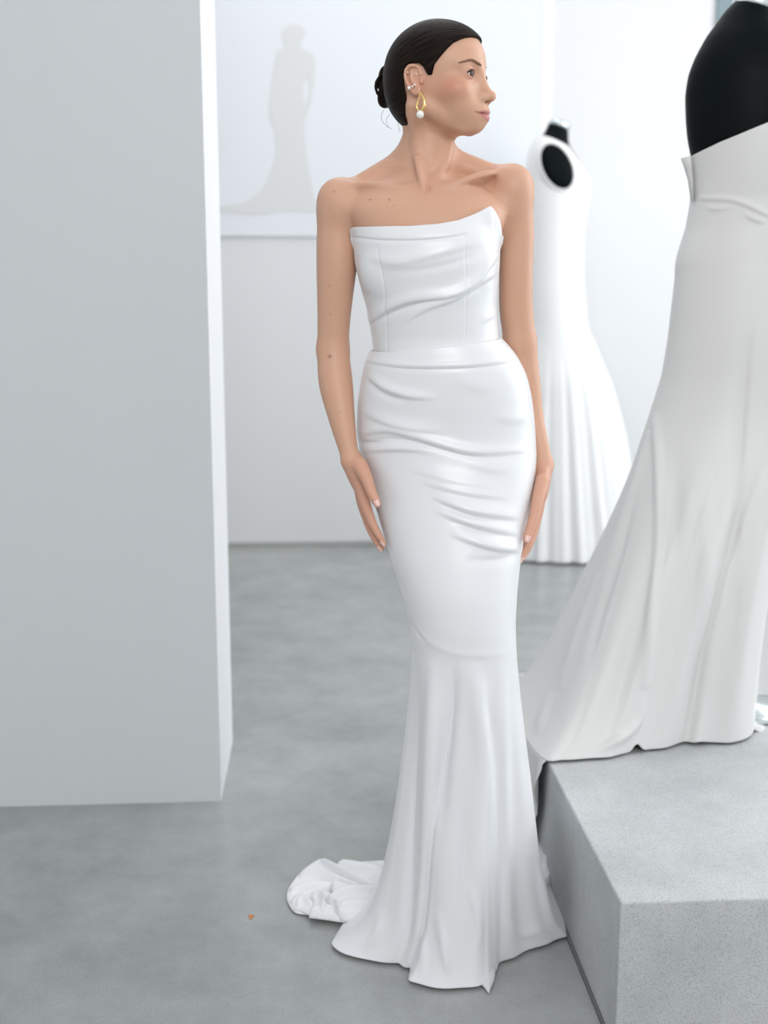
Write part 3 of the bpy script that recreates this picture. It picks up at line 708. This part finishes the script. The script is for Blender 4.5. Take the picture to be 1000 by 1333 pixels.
# waist edge slopes down to the left
upt = np.interp(px_at(th), [486, 653], [457, 440.5]) - 441
P1 = np.zeros((300, NA, 3)); vv = np.linspace(0, 1, 300)[:, None]
PYs = 441 + upt[None]*(1 - vv)**1 + (K0 - 441)*vv
for j in range(NA):
    P1[:, j, 0] = np.interp(PYs[:, j], rows, X_[:, j]); P1[:, j, 1] = np.interp(PYs[:, j], rows, Y_[:, j]); P1[:, j, 2] = np.interp(PYs[:, j], rows, z_)
HEM = [(736,1219),(722,1223),(700,1234),(668,1242),(652,1247),(646,1252),(646,1264),(642,1276),(633,1282),(600,1284.5),(560,1284.5),(534,1281.5),(531,1276),(534,1266),(537,1257),(528,1255.5),(500,1253),(470,1247),(446,1240),(432,1230),(434,1222),(445,1205),(462,1180),(474,1160),(482,1142),(500,1128),(540,1118),(600,1112),(660,1118),(700,1130),(716,1150),(722,1170),(733,1195)]
hw = np.array([G(a, b, .006) for a, b in HEM]); hc = catmull(np.vstack([hw, hw[0]]), 1200)[:-1]
seg = np.linalg.norm(np.roll(hc, -1, 0) - hc, axis=1); s_acc = np.concatenate([[0], np.cumsum(seg)])/seg.sum()
# map knee angle to hem arclength by control correspondences
def arc_of(px, py):
    p = G(px, py, .006); return s_acc[np.argmin(np.linalg.norm(hc - p, axis=1))]
corr = [(0, 0.0), (.52, arc_of(700,1234)), (.86, arc_of(652,1247)), (.98, arc_of(646,1264)), (1.15, arc_of(633,1282)), (1.5, arc_of(600,1284.5)), (1.9, arc_of(534,1281.5)), (2.02, arc_of(534,1266)), (2.12, arc_of(537,1257)), (2.6, arc_of(500,1253)), (2.9, arc_of(470,1247)), (PI, arc_of(432,1230)), (3.7, arc_of(474,1160)), (4.7, arc_of(600,1112)), (5.7, arc_of(716,1150)), (2*PI, 1.0)]
sh = np.interp(th, [c[0] for c in corr], [c[1] for c in corr])
hem = np.stack([np.interp(sh, s_acc, np.concatenate([hc[:, q], hc[:1, q]])) for q in range(3)], -1)
NB = 300; tt = np.linspace(0, 1, NB)[1:]
knee = P1[-1]; side = (np.cos(th) + 1)/2
P2 = np.zeros((NB - 1, NA, 3))
tang = (P1[-1] - P1[-8])*0
for i, t in enumerate(tt):
    wl_ = .50*t**1.45 + .16*t**5 + .34*t**16; wr_ = .70*t**1.15 + .30*t**14; w = (wl_*(1 - side) + wr_*side)[:, None]
    # front flutes already swing forward higher up
    p = knee*(1 - w) + hem*w; p[:, 2] = knee[:, 2]*(1 - t) + hem[:, 2]*t
    rip = .016*t**1.0*(1 - .6*t)*(np.sin(th*9 + .6) + .6*np.sin(th*14 + 2.0 + .8*t))*np.clip(.3 + np.sin(th), .0, 1)
    nrm_ = np.stack([np.cos(th), -np.sin(th), 0*th], -1); p += nrm_*rip[:, None]
    P2[i] = p
Ps = np.vstack([P1, P2])
SK = [(c3([(225,88),(350,104),(480,108),(650,102),(812,80)]), 5, 2.4, .0028, .4), (c3([(225,92),(350,112),(480,116),(650,110),(812,90)]), 2, 4, -.0016, .4),
 (c3([(225,130),(300,190),(400,222),(500,228)]), 7, 3, .0055), (c3([(215,150),(300,215),(400,245)]), 3, 5, -.0025),
 (c3([(200,270),(300,318),(420,345),(540,358)]), 9, 4, .0045), 
 (c3([(190,370),(300,352),(400,372),(520,410),(640,436),(835,430)]), 8, 3, .0060, .6), (c3([(210,400),(320,385),(430,400),(640,455),(820,450)]), 3, 5, -.0030),
 (c3([(195,432),(300,424),(400,425),(500,440)]), 6, 3, .0045),
 (c3([(380,490),(560,545),(760,575)]), 12, 5, .0035), (c3([(420,540),(600,590),(790,612)]), 9, 4, .0050), (c3([(470,600),(620,660),(820,688)]), 13, 3.2, .0085), (c3([(500,625),(640,685),(800,705)]), 3, 6, -.0035),
 (c3([(480,655),(640,715),(815,752)]), 12, 3.2, .0075), (c3([(540,690),(660,735),(810,768)]), 3, 5, -.0030), (c3([(540,745),(700,800),(830,812)]), 12, 3.0, .0080), (c3([(600,850),(720,850),(825,815)]), 5, 7, -.0035),
 (c3([(600,470),(700,500),(800,500)]), 12, 6, .0025), (c3([(700,300),(780,310),(850,300)]), 10, 6, .0020), (c3([(560,160),(650,185),(740,180)]), 12, 8, .0015),
 (c3([(190,395),(230,400),(300,402)]), 3, 3, -.0040),
 ([(534,796),(541,812),(556,832),(585,848),(620,853),(650,851),(670,842)], 6, 4, .0013, .5), ([(535,802),(543,820),(558,838)], 2, 3, -.0030),
 ([(592,856),(588,920),(578,1000),(570,1080)], 9, 7, -.014), ([(540,845),(543,920),(540,1010),(536,1120),(532,1240)], 6, 9, -.010, .9),
 ([(560,850),(563,930),(560,1020),(556,1150)], 13, 10, .0095), ([(614,856),(624,920),(634,1010),(640,1120)], 10, 12, .0095), ([(630,900),(646,980),(652,1100),(652,1200)], 9, 9, -.0085, .9),
 ([(575,1040),(573,1120),(570,1230)], 12, 12, .006), ([(604,1000),(604,1100),(600,1200)], 8, 8, -.004), ([(515,950),(506,1060),(495,1160)], 8, 7, -.0040), ([(500,1180),(490,1215),(470,1240)], 6, 6, .005), ([(665,900),(682,1020),(694,1130)], 9, 9, .004),
 ([(690,1100),(706,1160),(722,1215)], 5, 7, .006), ([(655,1200),(680,1216),(715,1206)], 8, 6, .003), ([(572,1180),(580,1240),(584,1270)], 4, 6, .005), ([(610,1150),(622,1200),(620,1250)], 5, 4, .004), ([(548,1200),(552,1240),(548,1275)], 5, 5, .004)]
Ps, _ = displace(Ps, SK)
Ps[..., 2] = np.maximum(Ps[..., 2], .004)
sk = loft('skirt', Ps, M['satin'], gown, thick=.0022)
# narrow boned top edge
te = P[3] + _[3]*.0008
loft('neckline_piping', tube_pts(np.vstack([P[1], P[1][:2]]), np.full(NA + 2, .0017), 8), M['satin'], gown)

# ---- train: overlapping crumpled folds lying on the floor
def fold_patch(name, outline, strokes, base, par, m, nx=110, ny=80, z0=.004, edge=7):
    O = np.array(catmull(outline + [outline[0]], 160)[:-1]); lo, hi = O.min(0), O.max(0)
    gx, gy = np.meshgrid(np.linspace(lo[0], hi[0], nx), np.linspace(lo[1], hi[1], ny)); d = poly_sdf(O, gx, gy)
    # snap the border cells to the outline
    ins = d < 0; H_ = np.full(gx.shape, base)
    for s_ in strokes: H_ += stroke_h(gx, gy, s_[0], s_[1]*.75, s_[2]*.75, s_[3]*1.7, .35)
    H_ = np.maximum(H_, .002)*np.clip(-d/edge, 0, 1)**.5
    seg_ = np.roll(O, -1, 0) - O
    V_, keep = [], {}
    for r in range(ny):
        for c in range(nx):
            near = ins[max(0, r-1):r+2, max(0, c-1):c+2].any()
            if near:
                q = np.array([gx[r, c], gy[r, c]]); h = H_[r, c]
                if not ins[r, c]:
                    t = np.clip(((q - O)*seg_).sum(1)/(seg_**2).sum(1), 0, 1); pp = O + seg_*t[:, None]; q = pp[np.argmin(((pp - q)**2).sum(1))]; h = 0
                keep[(r, c)] = len(V_); V_.append(G(q[0], q[1] , z0) + np.array([0, 0, h]))
    F_ = [(keep[(r, c)], keep[(r+1, c)], keep[(r+1, c+1)], keep[(r, c+1)]) for r in range(ny - 1) for c in range(nx - 1) if all(k in keep for k in ((r, c), (r+1, c), (r+1, c+1), (r, c+1)))]
    o = mesh(name, V_, F_, m, par); md = o.modifiers.new('s', 'SOLIDIFY'); md.thickness = .002; md.offset = -1
    return o
tr = fold_patch('train', [(520,1119),(490,1121),(455,1123),(432,1126),(420,1119),(411,1121),(392,1135),(378,1152),(373,1165),(375,1176),(384,1188),(402,1191),(425,1190),(450,1198),(520,1200)],
 [([(418,1124),(440,1140),(470,1157),(500,1166)], 5, 3, .020), ([(390,1143),(420,1146),(450,1157),(500,1176)], 4, 4, .018), ([(378,1164),(405,1158),(440,1156)], 4, 3, .012), ([(380,1180),(400,1168),(432,1160)], 4, 4, .012), ([(440,1128),(465,1134),(500,1138)], 8, 7, .016), ([(400,1185),(430,1178),(470,1176)], 8, 6, .012)], .008, gown, M['satin'], 130, 90)
fold_patch('train_fold', [(382,1184),(388,1174),(398,1170),(408,1178),(412,1186),(404,1192),(392,1187)], [([(385,1180),(395,1176),(408,1184)], 5, 5, .010)], .012, tr, M['satin'], 50, 40, z0=.008)
fold_patch('train_fold', [(402,1195),(406,1183),(407,1166),(430,1166),(433,1180),(455,1184),(470,1196),(450,1201),(425,1198)], [([(418,1170),(422,1182),(420,1194)], 4, 4, .012), ([(404,1192),(425,1190),(450,1196)], 4, 3, .008)], .020, tr, M['satin'], 80, 50, z0=.012)
fold_patch('train_fold', [(421,1178),(432,1170),(433,1153),(460,1158),(520,1166),(520,1206),(470,1201),(446,1199),(430,1190)], [([(428,1182),(450,1172),(500,1168)], 6, 5, .014), ([(436,1192),(460,1188),(500,1190)], 5, 7, .012), ([(425,1180),(434,1186),(443,1196)], 3, 3, .010)], .026, tr, M['satin'], 110, 70, z0=.016)
fold_patch('train_fold', [(690,1118),(708,1110),(715,1118),(718,1135),(717,1155),(700,1160)], [([(700,1115),(710,1130),(710,1150)], 6, 5, .02)], .04, tr, M['satin'], 40, 50, z0=.01)

# ---- shoes
def shoe(a):
    f = np.array([.015, -.175, 0]); f_ = f/np.linalg.norm(f); s = np.array([-f_[1], f_[0], 0]); rows_ = []
    for t in np.linspace(0, 1, 22):
        c = a + np.array([0, .045, 0])*(1 - t) + f*t; wdt = .027*(math.sin(PI*(.18 + .74*t)))**.8*(1 if t < .8 else math.cos((t - .8)/.2*PI/2*.93)); h = np.interp(t, [0, .3, .6, .8, 1], [.12, .065, .034, .020, .008]); lo = np.interp(t, [0, .3, .6, 1], [.075, .045, .004, .002])
        ph = np.arange(20)*2*PI/20
        rows_.append([c*[1, 1, 0] + s*wdt*math.cos(q) + np.array([0, 0, (h + lo)/2 + (h - lo)/2*math.sin(q)]) for q in ph])
    o = loft('shoe', np.array(rows_), M['shoe'], person, cap=True)
    hl_ = np.array([a*[1, 1, 0] + np.array([0, .045, z]) for z in np.linspace(.09, .002, 8)]); loft('heel', tube_pts(hl_, np.interp(np.linspace(0, 1, 8), [0, 1], [.012, .005]), 12), M['shoe'], o, cap=True)
tp = G(630, 1290, .006)
shoe(np.array([tp[0] - .006, tp[1] + .172, 0])); shoe(np.array([an2[0], an2[1] + .01, 0]))

# ------------------------------------------------------------------ dress forms and their gowns
def px_loft(tab, n, Y_is=None, NA_=96, sig=5, p=2.0, rows=None):
    q = np.linspace(tab[0][0], tab[-1][0], n) if rows is None else rows
    L, R, b, Yc = smooth_tab(tab, q, sig); t = np.arange(NA_)*2*PI/NA_; P = np.zeros((len(q), NA_, 3))
    ct, st = np.cos(t), np.sin(t); ex = np.sign(ct)*np.abs(ct)**(2/p); ey = np.sign(st)*np.abs(st)**(2/p)
    for i, y in enumerate(q):
        a, c = W(L[i], y, Yc[i]), W(R[i], y, Yc[i]); m_ = (a + c)/2
        P[i, :, 0] = m_[0] + (c[0] - a[0])/2*ex; P[i, :, 1] = Yc[i] - b[i]*ey; P[i, :, 2] = m_[2]
    return P, t
YM = 2.72
d1 = empty('dress_form', tuple(Rm(*Ri(W(975, 700, YM))[:2], PZ)), 'black headless dress form with silver neck cap wearing the satin gown on the plinth', 'mannequin')
FT = [(12,955,1010,.045,YM),(22,945,1016,.050,YM),(40,932,1034,.068,YM),(57,919,1052,.085,YM),(81,905,1064,.098,YM),(101,897,1069,.104,YM),(126,893,1071,.106,YM),(157,894,1070,.106,YM),(180,896,1067,.104,YM),(215,903,1060,.100,YM),(262,909,1046,.090,YM),(300,905,1048,.092,YM),(360,892,1062,.105,YM),(440,884,1072,.118,YM),(520,885,1072,.110,YM),(570,900,1060,.09,YM)]
P, t = px_loft(FT, 120, NA_=128, sig=4)
# neck is cut on a slope, lower towards the right
topk = np.exp(-np.arange(120)/10.)[:, None]; P[..., 2] -= topk*(P[..., 0] - P[..., 0].mean(1, keepdims=True))*.30
P, _ = displace(P, [([(979,8),(979,30),(983,48),(992,66),(992,100),(986,200)], 1.6, 1.6, -.0016, .1)])
tor = loft('torso', P, M['black'], d1, cap=True)
cap_ = []
ring0 = P[0]; c0 = ring0.mean(0); nrm = np.cross(ring0[32] - c0, ring0[0] - c0); nrm /= np.linalg.norm(nrm); nrm *= np.sign(nrm[2])
for s_, h in [(1.0, -.002), (1.04, 0), (1.05, .006), (1.05, .016), (1.0, .024), (.7, .028), (.02, .029)]: cap_.append(c0 + (ring0 - c0)*s_ + nrm*h)
loft('neck_cap', np.array(cap_), M['chrome'], d1, cap=True)
mc = W(978, 560, YM)
pole = np.array([[mc[0], YM, z] for z in np.linspace(P[-1, :, 2].mean() + .05, PZ + .03, 5)]); loft('pole', tube_pts(pole, np.full(5, .016), 16), M['chrome'], d1, cap=True)
bs_ = [[(mc[0] + r*math.cos(a), YM + r*math.sin(a), z) for a in t] for r, z in [(.02, PZ + .05), (.03, PZ + .03), (.14, PZ + .018), (.15, PZ + .01), (.15, PZ + .003)]]
loft('base_plate', np.array(bs_), M['chrome'], d1, cap=True)

# satin gown with a train falling over the plinth's edge
PG = M['crepe']
gl = empty('draped_gown', tuple(Rm(*Ri(W(930, 700, YM))[:2], PZ)), 'ivory satin strapless gown on the plinth form with train spilling over the corner', 'dress')
NG = 420; tg = np.arange(NG)*2*PI/NG
GT = [(150,893,1074,.112,YM),(180,893,1072,.112,YM),(205,897,1068,.110,YM),(235,901,1060,.106,YM),(262,901,1052,.100,YM),(296,895,1054,.102,YM),(330,884,1060,.108,YM),(345,881,1064,.110,YM),(360,881,1068,.114,YM),(440,872,1078,.128,YM),(495,863,1078,.132,YM),(547,846,1066,.138,YM-.005)]
rowsg = np.linspace(150, 547, 240); L, R, b, Yc = smooth_tab(GT, rowsg, 4)
ct, st = np.cos(tg), np.sin(tg)
Xg = np.zeros((240, NG)); Yg = np.zeros((240, NG)); Zg = np.zeros(240)
for i, y in enumerate(rowsg):
    a, c = W(L[i], y, Yc[i]), W(R[i], y, Yc[i]); Xg[i] = (a[0] + c[0])/2 + (c[0] - a[0])/2*ct; Yg[i] = YM - b[i]*st; Zg[i] = a[2]
pxg = 982 + 85*ct
topg = np.interp(pxg, [897, 925, 945, 1000, 1067], [205, 192, 184, 160, 140]); topg = np.where(st < 0, np.interp(pxg, [897, 1067], [205, 140]), topg)
vv = np.linspace(0, 1, 240)[:, None]; PYg = topg[None]*(1 - vv) + 547*vv
PG1 = np.zeros((240, NG, 3))
for j in range(NG):
    PG1[:, j, 0] = np.interp(PYg[:, j], rowsg, Xg[:, j]); PG1[:, j, 1] = np.interp(PYg[:, j], rowsg, Yg[:, j]); PG1[:, j, 2] = np.interp(PYg[:, j], rowsg, Zg)
hz_ = PZ + .006
eY = lambda px, py: G(px, py, hz_)
exl = np.array(Rm(PXL - .022, 0)[:2])
def edge_pt(Yr, out=.022, z=hz_): return np.array(Rm(PXL - out, Yr, z))
yc = Ri(G(716, 988, hz_))[1]
HG = [eY(980,935), eY(981,950), eY(972,961), eY(950,966), eY(926,966), eY(908,969), eY(891,966), eY(865,973), eY(846,975), eY(838,976.5), eY(828,977.5), eY(818,979), eY(806,982), eY(790,986), eY(760,988), eY(735,989), edge_pt(yc, .012), edge_pt(yc + .16, .030), edge_pt(yc + .36, .034), edge_pt(yc + .50, -.03),
      np.array(Rm(PXL + .18, PYB - .22, hz_)), np.array(Rm(PXL + .5, PYB - .18, hz_)), np.array(Rm(PXL + .70, PYB - .30, hz_)), eY(985,915)]
HG = np.array(HG); hcg = catmull(np.vstack([HG, HG[0]]), 1200)[:-1]; sg = np.linalg.norm(np.roll(hcg, -1, 0) - hcg, axis=1); sa = np.concatenate([[0], np.cumsum(sg)])/sg.sum()
def arcg(i): return sa[np.argmin(np.linalg.norm(hcg - HG[i], axis=1))]
cg = [(0, 0), (.7, arcg(2)), (1.1, arcg(4)), (1.5, arcg(7)), (1.75, arcg(10)), (2.0, arcg(13)), (2.5, arcg(15)), (2.8, arcg(16)), (3.3, arcg(17)), (3.8, arcg(18)), (4.2, arcg(19)), (4.8, arcg(20)), (5.6, arcg(22)), (2*PI, 1)]
shg = np.interp(tg, [c[0] for c in cg], [c[1] for c in cg])
hemg = np.stack([np.interp(shg, sa, np.concatenate([hcg[:, q], hcg[:1, q]])) for q in range(3)], -1)
hemg[:, 2] += .016*np.exp(-((pr(hemg)[0] - 829)/6.)**2) + .005*np.exp(-((pr(hemg)[0] - 912)/8.)**2)
hipg = PG1[-1]; P2 = np.zeros((260, NG, 3)); sideg = (ct + 1)/2
for i, t_ in enumerate(np.linspace(0, 1, 261)[1:]):
    wlg = .80*t_**1.05 + .10*t_**4 + .10*t_**14; wrg = 1 - (1 - t_)**2.4
    w = (wlg*(1 - sideg) + wrg*sideg)[:, None]; p = hipg*(1 - w) + hemg*w; p[:, 2] = hipg[:, 2]*(1 - t_) + hemg[:, 2]*t_
    rip = .009*t_**1.1*(1 - .8*t_**6)*(np.sin(tg*8 + .5) + .7*np.sin(tg*13 + 1.2))*np.clip(st + .4, 0, 1)
    p[:, 0] += rip*ct; p[:, 1] -= rip*st; P2[i] = p
c6 = lambda L: [(660 + a*.34, b*.34) for a, b in L]
c7 = lambda L: [(660 + a*.345, 440 + b*.345) for a, b in L]
PG_ = np.vstack([PG1, P2])
kk = np.exp(-.5*(np.arange(-40, 41)/16.)**2); kk /= kk.sum()
sm_ = sum(kk[q]*np.roll(PG_, 40 - q, 0) for q in range(81)); wj = np.exp(-((np.arange(len(PG_)) - 240)/38.)**4)[:, None, None]
PG_ = PG_*(1 - wj) + sm_*wj
PG_, Ng = displace(PG_, [(c6([(740,760),(850,765),(930,790),(1010,830)]), 4, 2.5, .004, .3), (c6([(760,790),(800,800),(880,790)]), 3, 3, .003), (c6([(900,810),(950,840),(1000,850)]), 3, 3, .004),
 (c7([(925,-100),(905,100),(885,400),(870,700),(860,1100)]), 5, 14, -.006, 1.3), (c7([(560,280),(575,500),(570,800),(540,1100),(515,1330)]), 6, 6, .012, .5),
 (c7([(540,350),(480,550),(400,780),(300,1020),(200,1330)]), 6, 7, .012, .5), (c7([(640,350),(640,700),(620,1000)]), 10, 10, -.006), (c7([(500,500),(440,760),(350,1060),(300,1300)]), 6, 6, -.008), (c7([(760,500),(750,900),(740,1300)]), 12, 12, .008),
 (c7([(850,350),(850,800),(850,1300)]), 9, 9, -.003), ([(838,900),(828,940),(800,965),(765,982)], 6, 4, .010), ([(720,900),(707,935),(700,960)], 6, 6, .008)])
PG_[..., 2] = np.maximum(PG_[..., 2], hz_ - .002)
gs = loft('bodice_and_skirt', PG_, PG, gl, thick=.002)
# zip placket flap at the back
fl = [W(887, 206, YM - .02), W(901, 203, YM - .03), W(905, 240, YM - .03), W(906, 262, YM - .03), W(900, 262, YM - .02), W(893, 232, YM - .02)]
Pf = np.array([[W(886, 206, YM - .012), W(893, 204.5, YM - .02), W(899, 203, YM - .03)], [W(890.5, 218, YM - .012), W(895, 218, YM - .02), W(900, 218, YM - .03)], [W(895.5, 235, YM - .012), W(898, 236, YM - .02), W(901, 236, YM - .03)], [W(899.5, 262, YM - .012), W(900.5, 262, YM - .02), W(902, 262, YM - .03)]])
loft('zip_flap', Pf, PG, gs, closed=False, thick=.002)
# the part of the train hanging down the plinth's side
s0, s1 = arcg(16), arcg(19)
NTn, NTr = 90, 60; Pt = np.zeros((NTr, NTn, 3))
for j in range(NTn):
    s = s0 - .004 + (s1 - s0)*.97*j/(NTn - 1); top = np.array([np.interp(s, sa, np.concatenate([hcg[:, q], hcg[:1, q]])) for q in range(3)])
    q = Ri(top); L_ = np.interp(j/(NTn - 1), [0, .05, .2, .6, .85, 1], [.05, .15, .24, .262, .22, .05])
    for i in range(NTr):
        v_ = i/(NTr - 1); x = PXL - .013 - .012*math.sin(j*.5 + v_*1.2)**2*(.3 + v_) - .03*v_*math.exp(-((j - 50)/30)**2); z = hz_ + .0005 - v_*L_
        k = min(1, v_*6); xx = q[0]*(1 - k) + min(x, q[0])*k if q[0] < PXL - .01 else (PXL - .004)*(1 - k) + x*k
        if j < 3: xx = max(xx, x)
        Pt[i, j] = Rm(min(xx, PXL - .006), q[1] + .01*v_*math.sin(j*.3), z)
loft('train', Pt, PG, gs, closed=False, thick=.002)
# small curl of the hem at the right of the form
loft('hem_curl', np.array([[W(a, b, y_) for a, b, y_ in r] for r in [[(962,905,2.62),(972,892,2.70),(985,900,2.74),(1002,925,2.74)],[(960,925,2.56),(970,925,2.58),(984,935,2.60),(1004,948,2.6)],[(966,940,2.53),(976,945,2.53),(990,953,2.53),(1008,957,2.53)]]]), PG, gs, closed=False, thick=.003)

# far form and gown
YF = 5.72
d2 = empty('dress_form', tuple(W(728, 300, YF)*[1, 1, 0]), 'blurred black dress form in the background showing a dark oval armhole', 'mannequin')
F2 = [(166,714,740,.05,YF),(176,709,740,.055,YF),(186,702,741,.07,YF),(196,696,747,.09,YF),(208,690,754,.105,YF),(222,687,762,.11,YF),(245,688,765,.11,YF),(300,694,756,.10,YF),(360,692,756,.10,YF),(430,690,762,.12,YF)]
P, t = px_loft(F2, 60, NA_=64, sig=3)
topk = np.exp(-np.arange(60)/6.)[:, None]; P[..., 2] -= topk*(P[..., 0] - P[..., 0].mean(1, keepdims=True))*.38
loft('torso', P, M['black'], d2, cap=True)
ring0 = P[0]; c0 = ring0.mean(0); nrm = np.cross(ring0[16] - c0, ring0[0] - c0); nrm /= np.linalg.norm(nrm); nrm *= np.sign(nrm[2])
loft('neck_cap', np.array([c0 + (ring0 - c0)*s_ + nrm*h for s_, h in [(1, 0), (1.06, .003), (1.06, .022), (.9, .03), (.02, .032)]]), M['chrome'], d2, cap=True)
ap = W(725, 217, YF - .125)
E = []
for s_, dy in [(1, .05), (1, .0), (.93, -.014), (.6, -.022), (.02, -.024)]:
    E.append([ap + np.array([.0, dy, 0]) + s_*np.array([(.082*math.cos(a)*.94 + .108*math.sin(a)*-.25), 0, .108*math.sin(a)*.97 + .072*math.cos(a)*-.12]) for a in t])
loft('arm_plate', np.array(E), M['black'], d2, cap=True, flip=True)
pz = np.array([[c0[0] + .01, YF, z] for z in np.linspace(W(720, 425, YF)[2], .03, 6)]); loft('pole', tube_pts(pz, np.full(6, .016), 12), M['chrome'], d2, cap=True)
loft('base_plate', np.array([[(c0[0] + r*math.cos(a), YF + r*math.sin(a), z) for a in t] for r, z in [(.02, .05), (.12, .02), (.13, .004)]]), M['chrome'], d2, cap=True)
g2 = empty('tulle_gown', tuple(W(728, 300, YF)*[1, 1, 0]), 'blurred white sleeveless gown with a full tulle skirt on the far dress form', 'dress')
F3 = [(186,700,742,.085,YF),(196,693,749,.105,YF),(208,688,756,.118,YF),(222,685,764,.124,YF),(245,686,768,.126,YF),(300,690,760,.115,YF),(360,689,759,.115,YF),(425,688,764,.13,YF),(450,684,775,.14,YF),(500,672,796,.17,YF),(560,662,812,.18,YF),(640,654,826,.19,YF),(722,645,842,.20,YF)]
P, t = px_loft(F3, 200, NA_=240, sig=4)
tp_ = np.interp(np.arange(200), [0, 18], [1, 0])[:, None]; P[..., 2] -= tp_*(P[..., 0] - P[..., 0].mean(1, keepdims=True))*.42
k = np.clip((np.arange(200) - 100)/100, 0, 1)[:, None]; rp = k*.010*(np.sin(t*22) + .6*np.sin(t*37 + 1)); cc = P.mean(1, keepdims=True); dd = P - cc; dd[..., 2] = 0; dd /= np.linalg.norm(dd, axis=2)[..., None]; P = P + dd*rp[..., None]; P[..., 2] = np.maximum(P[..., 2], .006)
lg = loft('bodice_and_skirt', P, M['tulle'], g2, thick=.003)
rim = np.array([ap + np.array([0, -.004, 0]) + 1.03*np.array([(.082*math.cos(a)*.94 + .108*math.sin(a)*-.25), 0, .108*math.sin(a)*.97 + .072*math.cos(a)*-.12]) for a in np.append(t[::4], [t[0], t[4]])])
loft('armhole_trim', tube_pts(rim, np.full(len(rim), .007), 10), M['tulle'], lg)

# ------------------------------------------------------------------ bits
pp = G(327, 1193, .001)
Pp = np.array([[pp + np.array([s_*r*math.cos(a), s_*r*1.6*math.sin(a), .0015*(1 - s_)]) for a in np.linspace(0, 2*PI, 14, endpoint=False) for r in [.0055 + .0012*math.sin(3*a)]] for s_ in (.05, .6, 1)])
pt = loft('petal', Pp, M['petal']); tag(pt, 'tiny rust coloured petal lying on the bare concrete floor', 'petal')
